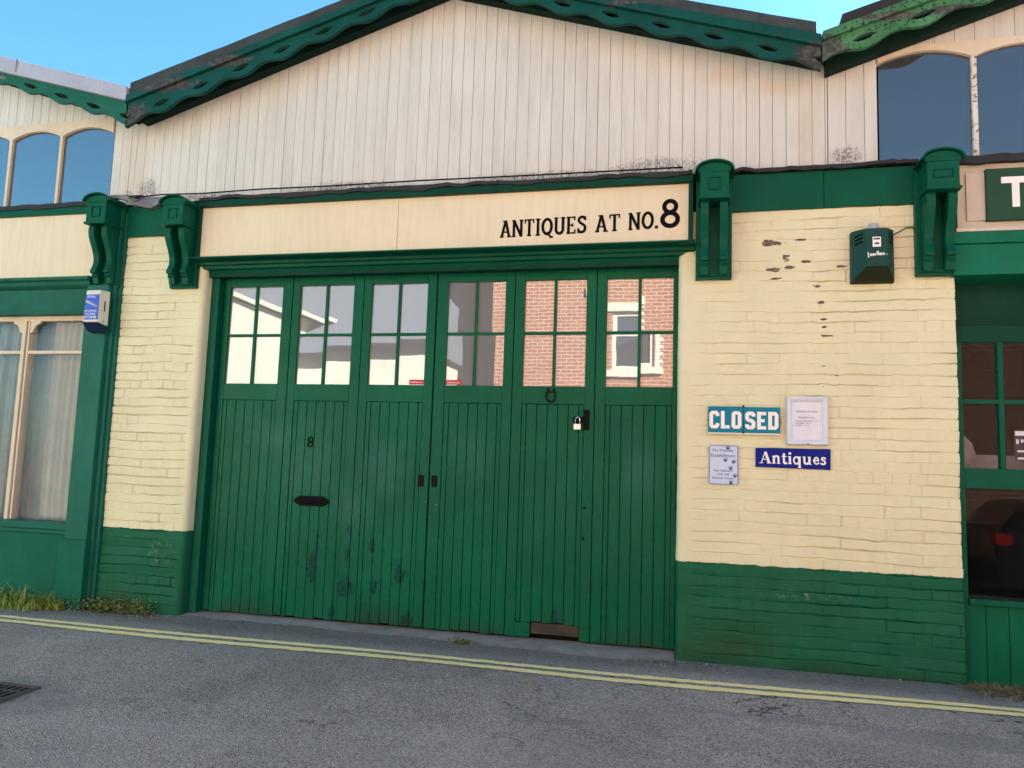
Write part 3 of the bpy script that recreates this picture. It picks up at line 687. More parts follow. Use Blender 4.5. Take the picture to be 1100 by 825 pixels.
gdot = (.14, [([(.07, 0), (.07, .17)], .17)])
g8 = (.6, [(arc(.3, .74, .19, .2, 0, 345, 20), .145, 1), (arc(.3, .28, .245, .235, 0, 345, 22), .155, 1)])
letters([gA, gN, gT, gI, gQ, gU, gE, gS], -1.49, 3.084, .137, M['black'], 'lettering', fas, -.0415, slope=.02, fit=.675)
letters([gA, gT], -.745, 3.098, .134, M['black'], 'lettering', fas, -.0415, slope=.03, fit=.185)
letters([gN, gO, gdot], -.495, 3.105, .135, M['black'], 'lettering', fas, -.0415, slope=.03, fit=.215)
letters([g8], -.258, 3.118, .214, M['black'], 'lettering', fas, -.0415, fit=.136)

# ------------------------------------------------------------------ door frame and the six leaves
YD = .16
b = MB(); b.box(-4.105, -4.03, .09, .2, .02, 2.86); b.build('door_post', M['green'], shop, .004); b = MB(); b.box(-.125, -.085, .10, .2, .02, 2.86); b.build('door_post', M['green'], shop, .004)
seams = [-4.025, -3.362, -2.705, -2.058, -1.402, -.748, -.128]
wins = [(-3.965, -3.455), (-3.292, -2.795), (-2.632, -2.14), (-1.962, -1.48), (-1.322, -.828), (-.668, -.165)]
rnd = random.Random(4)
leaves_o = []
for i in range(6):
    a, c = seams[i] + (.003 if i != 3 else .006), seams[i + 1] - (.003 if i != 2 else .006); wa, wb = wins[i]; zb = .035 + rnd.uniform(-.004, .006); y = YD + (0, .003, .001, 0, .002, .001)[i]; zt = 2.885; w0, w1 = 1.945, 2.79
    pt = 1.805
    wick = i == 4
    b = MB()
    ls, rs = wa, wb                                             # stile inner edges
    b.box(a, ls, y, y + .045, zb, zt); b.box(rs, c, y, y + .045, zb, zt); b.box(ls, rs, y, y + .045, w1, zt); b.box(ls, rs, y, y + .045, pt, w0)
    zm = 2.365; xm = (wa + wb) / 2
    b.box(xm - .012, xm + .012, y + .008, y + .04, w0, w1); b.box(ls, xm - .012, y + .0095, y + .04, zm - .012, zm + .012); b.box(xm + .012, rs, y + .0095, y + .04, zm - .012, zm + .012)
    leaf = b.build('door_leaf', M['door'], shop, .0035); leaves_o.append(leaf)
    # boards below
    def plank_set(x0, x1, z0, z1, yy, wl):
        b = MB(); x = x0
        for k, ww in enumerate(wl):
            xb = x + ww; g = .0035; yo = yy + rnd.uniform(-.0012, .0012); cc = .004
            pr = [(x + g / 2, yo + .02), (x + g / 2, yo + cc), (x + g / 2 + cc, yo), (xb - g / 2 - cc, yo), (xb - g / 2, yo + cc), (xb - g / 2, yo + .02)]
            zz = z0 + rnd.uniform(-.006, .006); b.prism([(p, q, zz) for p, q in pr], [(p, q, z1) for p, q in pr]); x = xb
        b.box(x0, x1, yy + .0205, yy + .03, z0 + .01, z1); return b
    W = rs - ls; wl = [.04] + [(W - .08) / 5] * 5 + [.04] if i not in (3,) else [.045] + [(W - .085) / 5] * 5 + [.04]
    if wick:
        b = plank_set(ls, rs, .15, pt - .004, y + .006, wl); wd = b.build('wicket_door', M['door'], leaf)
        b = MB(); b.box(ls, -1.205, y + .002, y + .04, zb + .0, .14); b.build('bottom_rail', M['door'], leaf, .004)
        b = MB(); b.box(-1.2, rs - .002, y + .012, y + .05, zb + .025, .143)
        b.build('rotten_rail', M['rotten'], leaf, .006)
    else:
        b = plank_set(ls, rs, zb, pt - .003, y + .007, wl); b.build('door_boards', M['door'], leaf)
    b = MB()
    for pa, pb in ((wa - .003, xm), (xm, wb + .003)):
        for qa, qb in ((w0 - .003, zm), (zm, w1 + .003)):
            tx, tz = rnd.uniform(-.0016, .0016), rnd.uniform(-.0022, .0022); f = y + .024
            b.hexa([(pa, f - tx - tz, qa), (pb, f + tx - tz, qa), (pb, f + .008, qa), (pa, f + .008, qa), (pa, f - tx + tz, qb), (pb, f + tx + tz, qb), (pb, f + .008, qb), (pa, f + .008, qb)])
    b.build('window_pane', M['pane'], leaf)
b = MB(); b.box(-4.1, -.1, .23, .26, .01, 2.95); b.build('inner_lining', M['void'], shop)
b = MB(); b.box(-.125, -.108, .098, .12, .03, 2.3); b.build('draught_strip', M['green_sill'], shop, .003)
# furniture on the leaves
b = MB(); b.pxz([(-3.235, .975), (-3.20, 1.005), (-3.19, 1.005), (-3.18, 1.015), (-2.965, 1.015), (-2.955, 1.005), (-2.945, 1.005), (-2.91, .975), (-2.945, .945), (-2.955, .945), (-2.965, .935), (-3.18, .935), (-3.19, .945), (-3.2, .945)], YD - .006, YD + .006)
lp = b.build('letter_plate', M['iron'], leaves_o[1], .003); b = MB(); b.box(-3.17, -2.975, YD - .011, YD - .005, .952, .998); b.box(-3.14, -3.0, YD - .016, YD - .0105, .957, .966); b.build('letter_flap', M['black'], lp, .002)
me = text_mesh('8', -3.143, 1.415, .055, .092, YD + .0045); me.materials.clear(); o = link('house_number', me, M['black'], leaves_o[1]); sd = o.modifiers.new('solid', 'SOLIDIFY'); sd.thickness = .006
for x, lf in ((-2.125, 2), (-2.012, 3)):
    b = MB()
    for (xa, xb, za, zb_) in ((-.024, .024, .034, .046), (-.024, .024, -.046, -.034), (-.024, -.012, -.034, .034), (.012, .024, -.034, .034)): b.box(x + xa, x + xb, YD - .004, YD + .004, 1.175 + za, 1.175 + zb_)
    fp = b.build('flush_pull', M['iron'], leaves_o[lf], .0015); b = MB(); b.box(x - .012, x + .012, YD - .0015, YD + .003, 1.141, 1.209); b.tube([(x, YD - .004, 1.155), (x, YD - .004, 1.185)], .004, 6); b.build('pull_recess', M['rust'], fp)
# horseshoe: rounded below, prongs up
b = MB(); pts = [(-1.115, YD - .006, 1.93), (-1.112, YD - .006, 1.905), (-1.125, YD - .006, 1.89)] + [(-1.09 + .036 * math.cos(R(t)), YD - .006, 1.862 + .04 * math.sin(R(t))) for t in range(150, 391, 20)] + [(-1.055, YD - .006, 1.89), (-1.068, YD - .006, 1.905), (-1.065, YD - .006, 1.93)]
b.tube(pts, .0075, 8); b.tube([(-1.11, YD - .007, 1.899), (-1.07, YD - .007, 1.899)], .005, 6); b.build('horseshoe', M['rust'], leaves_o[4], smooth=True)
# hasp and staple
b = MB(); b.box(-.826, -.786, YD - .008, YD + .001, 1.61, 1.765); b.box(-.90, -.826, YD - .013, YD - .004, 1.665, 1.71); b.tube([(-.906, YD - .009, 1.688), (-.87, YD - .009, 1.688)], .022, 10)
for z in (1.63, 1.69, 1.74): b.tube([(-.806, YD - .012, z), (-.806, YD - .006, z)], .008, 8)
b.tube([(-.872, YD - .002, 1.70), (-.872, YD - .03, 1.70), (-.872, YD - .03, 1.675), (-.872, YD - .002, 1.675)], .005, 6); b.build('hasp', M['iron'], leaves_o[4], .002)
pl = thing('padlock', 'small silver padlock hanging from the black hasp on the green wicket door', 'padlock', (-.872, YD - .025, 1.61))
b = MB(); b.box(-.899, -.845, YD - .037, YD - .013, 1.607, 1.655); b.build('lock_body', M['steel'], pl, .005)
b = MB(); b.tube([(-.889, YD - .025, 1.65), (-.889, YD - .025, 1.685)] + [(-.872 + .017 * math.cos(R(t)), YD - .025, 1.685 + .02 * math.sin(R(t))) for t in range(160, 0, -20)] + [(-.855, YD - .025, 1.685), (-.855, YD - .025, 1.65)], .0048, 8); b.build('shackle', M['steel'], pl, smooth=True)
for x, z in ((-.81, 1.02), (-.812, .79)): b = MB(); b.tube([(x, YD - .001, z), (x, YD + .004, z)], .011, 10); b.build('keyhole', M['void'], leaves_o[4])
# red vinyl stickers at the bottom of two panes
for x, lf, dz in ((-2.272, 2, 0), (-1.958, 3, .0)):
    b = MB(); b.box(x, x + .132, YD + .0185, YD + .0225, 1.952, 1.99); st = b.build('red_sticker', M['red_vinyl'], leaves_o[lf]); st['label'] = 'small red sticker with white writing'
    me = text_mesh('Polishab.com', x + .012, 1.962, .108, .018, YD + .0175); link('sticker_text', me, M['white'], st)

# =================================================================== SIGNS AND BOXES ON THE RIGHT PIER
def sheet(nm, x0, x1, z0, z1, y0, y1, mat, parent, bev=.0015, rot=0):
    b = MB(); b.box(x0, x1, y0, y1, z0, z1); return b.build(nm, mat, parent, bev)
cs = thing('closed_sign', 'teal sign in two hinged halves reading CLOSED in white capitals', 'sign', (.335, 0, 1.6))
sheet('sign_half', .093, .334, 1.606, 1.79, -.03, -.008, M['teal'], cs); sheet('sign_half', .337, .583, 1.604, 1.788, -.03, -.008, M['teal'], cs)
sheet('sign_edge', .093, .583, 1.592, 1.604, -.031, -.006, M['white_plastic'], cs)
c_ = .1
def oct_(w, top=1, bot=0): return [(0.1, bot + c_ + .06), (0.1 + c_, bot + .06 + 0), (w - .1 - c_, bot + .06), (w - .1, bot + c_ + .06), (w - .1, top - c_ - .06), (w - .1 - c_, top - .06), (.1 + c_, top - .06), (.1, top - c_ - .06)]
tw = .22; w_ = .62
kC = (w_, [([(.52, .7), (.52, .82), (.44, .9), (.19, .9), (.11, .82), (.11, .18), (.19, .1), (.44, .1), (.52, .18), (.52, .3)], tw)])
kL = (w_ - .06, [([(.11, 1), (.11, 0)], tw), ([(.11, .1), (.56, .1)], .2)])
kO = (w_, [([(.11, .18), (.19, .1), (.43, .1), (.51, .18), (.51, .82), (.43, .9), (.19, .9), (.11, .82)], tw, 1)])
kS = (w_, [([(.52, .72), (.52, .82), (.44, .9), (.19, .9), (.11, .82), (.11, .62), (.2, .53), (.43, .47), (.52, .38), (.52, .18), (.44, .1), (.19, .1), (.11, .18), (.11, .28)], tw)])
kE = (w_ - .06, [([(.11, 0), (.11, 1)], tw), ([(.11, .1), (.56, .1)], .2), ([(.11, .9), (.56, .9)], .2), ([(.11, .5), (.47, .5)], .18)])
kD = (w_, [([(.11, .1), (.42, .1), (.51, .19), (.51, .81), (.42, .9), (.11, .9)], tw, 1)])
letters([kC, kL, kO], .103, 1.632, .125, M['white'], 'lettering', cs, -.0322, fit=.218, sp=.14)
letters([kS, kE, kD], .348, 1.630, .125, M['white'], 'lettering', cs, -.0322, fit=.222, sp=.14)
for q in ((1.80, 1.783), (1.60, 1.612)): b = MB(); b.tube([(.3355, -.034, q[0]), (.3355, -.034, q[1])], .006, 8); b.build('hinge', M['rust'], cs)
for x, z in ((.585, 1.70), (.585, 1.68), (.091, 1.69)): b = MB(); b.tube([(x, -.034, z), (x, -.02, z)], .004, 6); b.build('screw', M['rust'], cs)

nf = thing('notice_frame', 'white picture frame with a printed notice, above the navy sign', 'notice', (.76, 0, 1.53))
fx, gx_, fz0, fz1 = .625, .897, 1.53, 1.868
b = MB(); t = .038
prof = lambda o, yy: [(fx + o, yy, fz0 + o), (gx_ - o, yy, fz0 + o), (gx_ - o, yy, fz1 - o), (fx + o, yy, fz1 - o)]
rings = [prof(0, -.006), prof(0, -.03), prof(.006, -.038), prof(.02, -.034), prof(t - .006, -.026), prof(t, -.016)]
vr = [[b.bm.verts.new(p) for p in r] for r in rings]
for r, s in zip(vr, vr[1:]):
    for k in range(4): b.bm.faces.new([r[k], r[(k + 1) % 4], s[(k + 1) % 4], s[k]])
b.build('frame', M['frame_white'], nf)
sheet('paper', fx + .03, gx_ - .03, fz0 + .03, fz1 - .03, -.0165, -.012, M['paper'], nf, 0)
ms = [text_mesh('ANTIQUES AT NO.8', .69, 1.755, .135, .013, -.018), text_mesh('OPENING TIMES', .702, 1.717, .11, .0085, -.018), text_mesh('MONDAY TO FRIDAY 10 - 4', .685, 1.692, .145, .0085, -.018),
      text_mesh('SATURDAY   10 - 4', .685, 1.677, .1, .0085, -.018), text_mesh('SUNDAY   11 - 3', .685, 1.662, .088, .0085, -.018)]
join_meshes('notice_text', ms, M['grey_ink'], nf)
b = MB(); b.tube([(.765, -.041, 1.535), (.765, -.035, 1.535)], .005, 8); b.build('screw', M['rust'], nf)

ps = thing('pet_sign', 'small pale blue upright sign with paw prints below the CLOSED sign', 'sign', (.2, 0, 1.235))
b = MB(); x0, x1, z0, z1, r = .1, .302, 1.235, 1.515, .012
pts = []
for cx, cz, a0 in ((x1 - r, z0 + r, -90), (x1 - r, z1 - r, 0), (x0 + r, z1 - r, 90), (x0 + r, z0 + r, 180)): pts += arc(cx, cz, r, r, a0, a0 + 90, 4)
b.pxz(pts, -.017, -.008); b.build('sign_board', M['pale_blue'], ps)
b = MB(); ip = [(x + (.004 if x < .2 else -.004), z + (.004 if z < 1.37 else -.004)) for x, z in pts]; b.stroke(ip, .004, -.0178, -.0165, True); b.build('sign_border', M['blue_ink'], ps, recalc=False)
ms = [text_mesh('Pet Friendly', .127, 1.462, .142, .026, -.0182), text_mesh('Establishment', .115, 1.43, .168, .022, -.0182), text_mesh('Pets welcome', .135, 1.327, .128, .0155, -.0182), text_mesh('with well', .162, 1.302, .075, .0155, -.0182), text_mesh('behaved owners', .124, 1.274, .15, .0165, -.0182)]
join_meshes('lettering', ms, M['blue_ink'], ps)
for (px, pz) in ((.231, 1.494), (.214, 1.408), (.27, 1.397), (.25, 1.352), (.279, 1.299), (.252, 1.251)):
    b = MB(); b.pxz(arc(px, pz - .003, .0105, .008, 0, 330, 11), -.0182, -.0165)
    for dx, dz in ((-.011, .006), (-.004, .011), (.005, .011), (.012, .005)): b.pxz(arc(px + dx, pz + dz, .0036, .0045, 0, 315, 7), -.0184, -.0165)
    b.build('paw_print', M['blue_ink'], ps)

asg = thing('antiques_sign', 'navy enamel sign reading Antiques in white serif letters', 'sign', (.665, 0, 1.36))
b = MB(); b.pxz([(.418, 1.368), (.912, 1.362), (.914, 1.505), (.419, 1.502)], -.016, -.007); b.build('sign_board', M['navy'], asg, .002)
V_ = .17; th = .06
aA = (.86, [([(.13, .02), (.43, 1.0)], .07), ([(.43, .98), (.72, .02)], .2), ([(.22, .34), (.6, .34)], .06), ([(-.02, .025), (.28, .025)], .05), ([(.54, .025), (.9, .025)], .05)])
an = (.66, [([(.15, 0), (.15, .66)], V_), ([(.15, .5), (.22, .6), (.33, .64), (.45, .6), (.49, .5), (.49, 0)], V_ * .9), ([(0, .025), (.28, .025)], .05), ([(.36, .025), (.64, .025)], .05), ([(0, .63), (.15, .63)], .05)])
at_ = (.4, [([(.17, .9), (.17, .15), (.22, .06), (.32, .05), (.38, .12)], V_ * .92), ([(0, .63), (.38, .63)], .07)])
ai = (.3, [([(.15, 0), (.15, .66)], V_), ([(0, .025), (.3, .025)], .05), ([(0, .63), (.15, .63)], .05), ([(.15, .8), (.15, .98)], .19)])
aq = (.64, [(arc(.27, .32, .19, .29, 0, 346, 22), .13, 1), ([(.5, .66), (.5, -.3)], V_), ([(.36, -.28), (.64, -.28)], .05)])
au = (.68, [([(.15, .66), (.15, .18), (.22, .07), (.34, .06), (.46, .16)], V_ * .9), ([(.52, .66), (.52, 0)], V_), ([(0, .63), (.15, .63)], .05), ([(.4, .63), (.52, .63)], .05), ([(.52, .03), (.68, .03)], .05)])
ae = (.5, [([(.12, .36), (.42, .36), (.42, .46), (.36, .57), (.27, .61), (.17, .54), (.12, .4), (.12, .26), (.18, .12), (.3, .06), (.4, .1), (.47, .2)], .11), ([(.12, .24), (.13, .46)], .16)])
as_ = (.44, [([(.37, .48), (.33, .57), (.22, .61), (.12, .55), (.12, .45), (.22, .37), (.34, .28), (.36, .16), (.29, .07), (.17, .05), (.08, .1), (.06, .18)], .13)])
letters([aA, an, at_, ai, aq, au, ae, as_], .445, 1.395, .082, M['white'], 'lettering', asg, -.0175, fit=.44, sp=.06)

ab = thing('alarm_box', 'weathered dark green alarm box with a scribble, high on the cream brick pier', 'alarm box', (1.19, 0, 2.68))
b = MB(); x0, x1, z0, z1 = 1.055, 1.335, 2.665, 3.03
bk = [(x0, 0), (x1, 0)]; d0 = .13
ring = lambda z, k: [(x0, -.0, z), (x0 + .006, -.055 * k, z), (x0 + .085, -d0 * k, z), (x1 - .06, -d0 * k, z), (x1 - .006, -.06 * k, z), (x1, 0, z)]
ra_, rb_ = ring(2.76, 1), ring(z1, .95)
a = [b.bm.verts.new(p) for p in ra_]; c = [b.bm.verts.new(p) for p in rb_]
for i in range(5): b.bm.faces.new([a[i], a[i + 1], c[i + 1], c[i]])
b.bm.faces.new(c); lo = [b.bm.verts.new(p) for p in [(x0, 0, z0), (x0 + .006, -.055, z0 + .006), (x1 - .006, -.06, z0 + .006), (x1, 0, z0)]]
b.bm.faces.new([a[0], a[1], lo[1], lo[0]]); b.bm.faces.new([a[1], a[2], lo[1]]); b.bm.faces.new([a[3], a[4], lo[2]]); b.bm.faces.new([a[4], a[5], lo[3], lo[2]])
b.build('case', M['alarm_green'], ab, .004)
b = MB(); b.face([(x0 + .0865, -d0 - .0005, 2.759), (x1 - .0615, -d0 - .0005, 2.759), (x1 - .0075, -.0605, z0 + .006), (x0 + .0075, -.0555, z0 + .006)]); b.face([(x0 + .006, -.055, z0 + .006), (x1 - .006, -.06, z0 + .006), (x1, 0, z0), (x0, 0, z0)]); b.build('sloped_base', M['alarm_mould'], ab)
b = MB(); b.tube([(1.2, -.07, 3.02), (1.2, -.07, 3.045), (1.2, -.07, 3.075)], [.034, .034, .032], 14); b.build('strobe_lens', M['lead'], ab, .003)
for k in range(3):
    z = 2.985 - k * .027
    b = MB(); b.face([(x0 + .022, -.0715, z - .009), (x0 + .066, -.1145, z + .004), (x0 + .066, -.1145, z + .016), (x0 + .022, -.0715, z + .003)]); b.build('sounder_slot', M['void'], ab)
    b = MB(); b.face([(x1 - .047, -.1165, z + .012), (x1 - .012, -.071, z - .003), (x1 - .012, -.071, z - .014), (x1 - .047, -.1165, z + .0)]); b.build('sounder_slot', M['void'], ab)

b = MB(); b.box(1.18, 1.232, -.1325, -.1285, 2.895, 2.965); sk = b.build('white_sticker', M['white'], ab)
b = MB(); b.box(1.186, 1.226, -.1335, -.1327, 2.945, 2.957); b.box(1.192, 1.22, -.1335, -.1327, 2.912, 2.925); b.build('sticker_print', M['grey_ink'], sk)
hand = [[(0, 1.0), (.12, -.5)], [(.5, .55), (.62, .05), (.8, .45), (.92, .05), (1.1, .55)], [(1.5, .5), (1.25, .3), (1.35, .02), (1.55, .4), (1.6, .05)], [(1.95, .5), (1.75, .4), (1.95, .2), (1.75, 0)],
        [(2.35, 1.1), (2.4, .05)], [(2.2, .7), (2.6, .75)], [(2.7, 1.2), (2.75, .05), (2.85, .5), (3.0, .4), (3.02, .05)], [(3.15, .25), (3.45, .35), (3.35, .55), (3.2, .4), (3.25, .05), (3.5, .1)], [(3.65, .5), (3.7, .05), (3.75, .4), (3.9, .5)],
        [(4.0, .25), (4.25, .35), (4.15, .52), (4.02, .35), (4.1, .05), (4.35, .1)], [(4.6, .05), (4.68, .07)], [(4.85, .06), (4.93, .08)], [(5.1, .08), (5.18, .1)]]
b = MB()
for i, q in enumerate(hand): b.stroke([(1.15 + .024 * x, 2.832 + .026 * z + .0012 * x) for x, z in q], .006, -.1312 - .0001 * (i % 5), -.129)
b.build('scribble', M['white'], ab, recalc=False)
b = MB(); b.tube([(x1 - .01, -.03, 3.0), (1.38, -.02, 3.03), (1.42, -.02, 3.055), (1.46, -.02, 3.055), (1.5, -.01, 3.02)], .004, 6); b.build('cable', M['iron'], ab, smooth=True)

al = thing('alarm_box', 'white and blue alarm box on the green pilaster beside the curtained shop window', 'alarm box', (-5.06, -.09, 2.4))
x0, x1, z0, z1, yb, yf = -5.13, -4.972, 2.405, 2.705, -.092, -.215
b = MB(); b.hexa([(x0, yf, z0 + .02), (x1, yf, z0 + .02), (x1 + .0, yb, z0 - .0), (x0, yb, z0), (x0 + .01, yf + .005, z1), (x1 - .005, yf + .005, z1), (x1, yb, z1 + .01), (x0, yb, z1 + .01)]); b.build('case', M['white_plastic'], al, .012)
b = MB(); b.hexa([(x0 + .02, yf + .05, z0 - .055), (x1 - .015, yf + .05, z0 - .055), (x1 - .01, yb, z0 - .06), (x0 + .01, yb, z0 - .06), (x0 - .001, yf - .002, z0 + .018), (x1 + .001, yf - .002, z0 + .018), (x1 + .001, yb, z0 - .002), (x0 - .001, yb, z0 - .002)]); b.build('base_lens', M['alarm_navy'], al, .004)
b = MB(); b.hexa([(x0 + .012, yf - .0015, z0 + .04), (x1 - .004, yf - .0015, z0 + .04), (x1 - .004, yf + .004, z0 + .04), (x0 + .012, yf + .004, z0 + .04), (x0 + .016, yf + .0022, z1 - .04), (x1 - .008, yf + .0022, z1 - .04), (x1 - .008, yf + .006, z1 - .04), (x0 + .016, yf + .006, z1 - .04)]); lb = b.build('blue_label', M['alarm_blue'], al)
ms = [text_mesh('IDEAL', x0 + .035, z1 - .07, .085, .02, yf - .0025), text_mesh('SYSTEMS', x0 + .02, z0 + .103, .118, .021, yf - .0025), text_mesh('01703', x0 + .033, z0 + .076, .095, .02, yf - .0025), text_mesh('873848', x0 + .02, z0 + .05, .118, .02, yf - .0025)]
join_meshes('label_text', ms, M['white'], lb)
b = MB(); b.pxz([(x0 + .02, z1 - .085), (x0 + .06, z1 - .10), (x1 - .02, z1 - .14), (x1 - .014, z1 - .152), (x1 - .05, z1 - .143), (x0 + .02, z1 - .108)], yf - .0025, yf + .001); b.build('label_stripe', M['lead'], lb)
b = MB(); b.box(x1 - .0035, x1 + .0045, -.155, -.147, z1 - .18, z1 - .09); b.build('side_slot', M['iron'], al); b = MB(); b.tube([(x1 - .004, -.15, z0 + .035), (x1 + .004, -.15, z0 + .035)], .006, 8); b.build('case_screw', M['iron'], al)

# =================================================================== LEFT UNIT
lf = thing('curtained_shop', 'left shop unit with arched upper windows, lead capped gable and net curtained window', 'shop', (-7.8, .3, 0))
LX = -7.83
lrf = lambda x: 4.23 + .335 * (-4.9 - x) if x > LX else 4.23 + .335 * (x + 10.76)
cladding('gable_boarding', -10.6, -5.205, .045, lambda x: 4.375, lambda x: lrf(x) + .05, M['boards'], lf, seed=31)
cladding('gable_boarding', -5.205, -4.953, .045, lambda x: 3.56, lambda x: lrf(x) + .05, M['boards'], lf, seed=33)
cladding('gable_boarding', -10.6, -8.66, .045, lambda x: 3.56, lambda x: 4.37, M['boards'], lf, seed=35)
backing('gable_wall', [(-10.6, 2.72), (-4.952, 2.72), (-4.952, 4.3), (LX, 5.2), (-10.6, 4.3)], .11, .22, lf)
for side in (1, 0):
    hl_ = line2(-5.22, 4.375, -6.24, 4.73) if side else line2(-10.44, 4.375, -9.42, 4.73); a, c = (LX, -4.855) if side else (-10.8, LX)
    tp = line2(-4.88, 4.385, -6.28, 4.78) if side else line2(-10.78, 4.385, -9.38, 4.78)
    barge('bargeboard', a, c, hl_, lambda x, g=tp: g(x) + .01, -.22, .03, -5.22 if side else -10.44, .352, M['green_left'], lf, lo=.055, amp=.02, sh=-.03)
    tp2 = line2(-4.88, 4.515, -6.3, 4.935) if side else line2(-10.78, 4.515, -9.36, 4.935)
    slope_bar('lead_verge', a, c, lambda x, g=tp: g(x) + .0, lambda x, g=tp2: g(x), -.26, .1, M['lead'], lf, .008, .003, 3 + side)
    rr = line2(-4.9, 4.32, LX, 5.3) if side else line2(-10.76, 4.32, LX, 5.3)
    slope_bar('rafter', a + (.1 if not side else 0), c - (.1 if side else 0), rr, lambda x, g=rr: g(x) + .12, -.15, .04, M['soffit'], lf)
b = MB(); b.hexa([(-6.075, -.2625, 4.75), (-6.05, -.2625, 4.742), (-6.05, -.2585, 4.742), (-6.075, -.2585, 4.75), (-6.065, -.2625, 4.87), (-6.04, -.2625, 4.862), (-6.04, -.2585, 4.862), (-6.065, -.2585, 4.87)]); b.build('lead_roll', M['lead_dull'], lf)
roof(lf, LX, -10.8, -4.92, 4.43, 5.3, M['roof_slate']); b = MB(); b.box(-10.7, -4.93, .7, 11.9, 0, 4.3); b.build('shop_body', M['render'], lf)
# upper arched windows
def arched_lights(parent, xs, zb, zs, rise, ztop, yf, frame_mat, bar_mat, pane_mat, bar=.03, lead=False):
    fr = None
    b = MB(); n = 10
    for xa, xb in zip(xs, xs[1:]):
        top = [(xa + (xb - xa) * i / n, zs + rise * math.sin(math.pi * i / n) ** .8) for i in range(n + 1)]
        for (p, q), (r, s) in zip(top, top[1:]): b.hexa([(p, yf, q), (r, yf, s), (r, yf + .04, s), (p, yf + .04, q), (p, yf, ztop), (r, yf, ztop), (r, yf + .04, ztop), (p, yf + .04, ztop)])
    fr = b.build('arched_head', frame_mat, parent, weld=True)
    for x in xs[1:-1]: b = MB(); b.box(x - bar / 2, x + bar / 2, yf + .002, yf + .05, zb, zs + .01); b.build('mullion', bar_mat, parent, .004)
    for xa, xb in zip(xs, xs[1:]):
        b = MB(); b.box(xa + bar / 2 - .006, xb - bar / 2 + .006, yf + .03, yf + .036, zb, zs + rise + .005); pn = b.build('window_pane', pane_mat, parent)
        if lead:
            b = MB(); x = xa + .13
            while x < xb - .05: b.box(x - .0018, x + .0018, yf + .0255, yf + .0295, zb, zs + rise * .7); x += .125
            z = zb + .13
            while z < zs: b.box(xa + bar / 2, xb - bar / 2, yf + .0245, yf + .0252, z - .0018, z + .0018); z += .13
            b.build('lead_grid', M['lead_came'], pn)
    return fr
arched_lights(lf, [-8.66, -8.085, -7.51, -6.935, -6.36, -5.785, -5.215], 3.58, 4.235, .075, 4.38, .035, M['cream_frame'], M['cream_frame'], M['upper_pane_blue'])
flash('slate_weathering', -10.6, -5.2, 3.545, 3.585, -.09, M['slate'], lf, 41, .04, .006)
flash('lead_flashing', -5.0, -4.83, 3.56, 3.62, -.17, M['lead_dull'], lf, 47, .03, .02)
b = MB(); b.box(-10.5, -5.2, -.05, .1, 2.86, 3.455); b.build('fascia_board', M['cream_board'], lf, .002)
b = MB(); b.box(-10.5, -5.2, -.075, .05, 3.445, 3.52); b.build('fascia_trim', M['green'], lf, .004)
b = MB(); b.pyz([(.05, 2.865), (-.09, 2.865), (-.11, 2.855), (-.11, 2.835), (-.085, 2.82), (-.075, 2.79), (-.05, 2.77), (-.03, 2.762), (-.03, 2.56), (-.055, 2.555), (-.06, 2.53), (.05, 2.53)], -10.5, -5.215); b.build('lintel', M['green_left'], lf, .002)
# pilaster, bracket
b = MB(); b.box(-5.225, -5.0, -.09, .1, .56, 2.78); b.box(-5.002, -4.962, -.05, .1, .0, 3.5); b.box(-4.964, -4.932, -.025, .1, .0, 3.45); b.build('pilaster', M['green_sill'], lf, .005)
b = MB(); b.box(-5.255, -4.985, -.115, .1, -.02, .575); b.build('plinth_block', M['green_riser'], lf, .008)
bracket(-5.07, 3.485, lf, M['green']).scale.z = .97
# window: cream frame, glass, curtain
b = MB(); wx0, wx1, wz0, wz1 = -8.2, -5.235, .70, 2.53
b.box(wx0, wx1, .02, .09, wz1 - .045, wz1); b.box(-5.985, -5.945, .015, .1, wz0, wz1 - .045); b.box(-5.933, -5.913, .025, .1, wz0, wz1 - .045); b.box(-7.0, -6.93, .015, .1, wz0, wz1 - .045)
b.box(wx0, -7.0, .03, .09, 2.185, 2.215); b.box(-6.93, -5.985, .03, .09, 2.185, 2.215); b.box(-5.913, wx1, .03, .09, 2.185, 2.215)
wf = b.build('window_frame', M['cream_frame'], lf, .004)
for sgn in (-1, 1):
    b = MB(); xc = -5.945 + sgn * .045
    b.pxz([(xc, 2.485), (xc + sgn * .11, 2.485), (xc + sgn * .10, 2.465), (xc + sgn * .06, 2.45), (xc + sgn * .035, 2.42), (xc + sgn * .025, 2.385), (xc, 2.375)], .02, .045); b.build('corner_bracket', M['cream_frame'], wf, .002)
b = MB(); b.box(wx0, wx1, .062, .066, wz0, wz1); b.build('window_pane', M['curtain_pane'], lf)
b = MB(); prev = None; x = wx0 - .2
while x < wx1 + .12:
    y = .17 + .014 * math.sin(x * 34 + 1.3 * math.sin(x * 9)) + .012 * math.sin(x * 91); cur = [b.bm.verts.new((x, y, .6)), b.bm.verts.new((x + .01 * math.sin(x * 13), y - .012, 1.6)), b.bm.verts.new((x, .18 + (y - .17) * .7, 2.6))]
    if prev: [b.bm.faces.new([prev[k], cur[k], cur[k + 1], prev[k + 1]]) for k in (0, 1)]
    prev = cur; x += .009
b.build('net_curtain', M['curtain'], lf, smooth=True)
b = MB(); b.box(-10.5, wx0, -.03, .2, .5, 2.6); b.build('side_panel', M['green_riser'], lf)
b = MB(); b.box(wx0, wx1 + .02, .64, .66, .5, 2.75); b.box(wx0, wx1 + .02, .1, .64, 2.62, 2.66); b.box(wx1 + .02, wx1 + .03, .1, .64, .5, 2.62); b.build('window_recess', M['void'], lf)
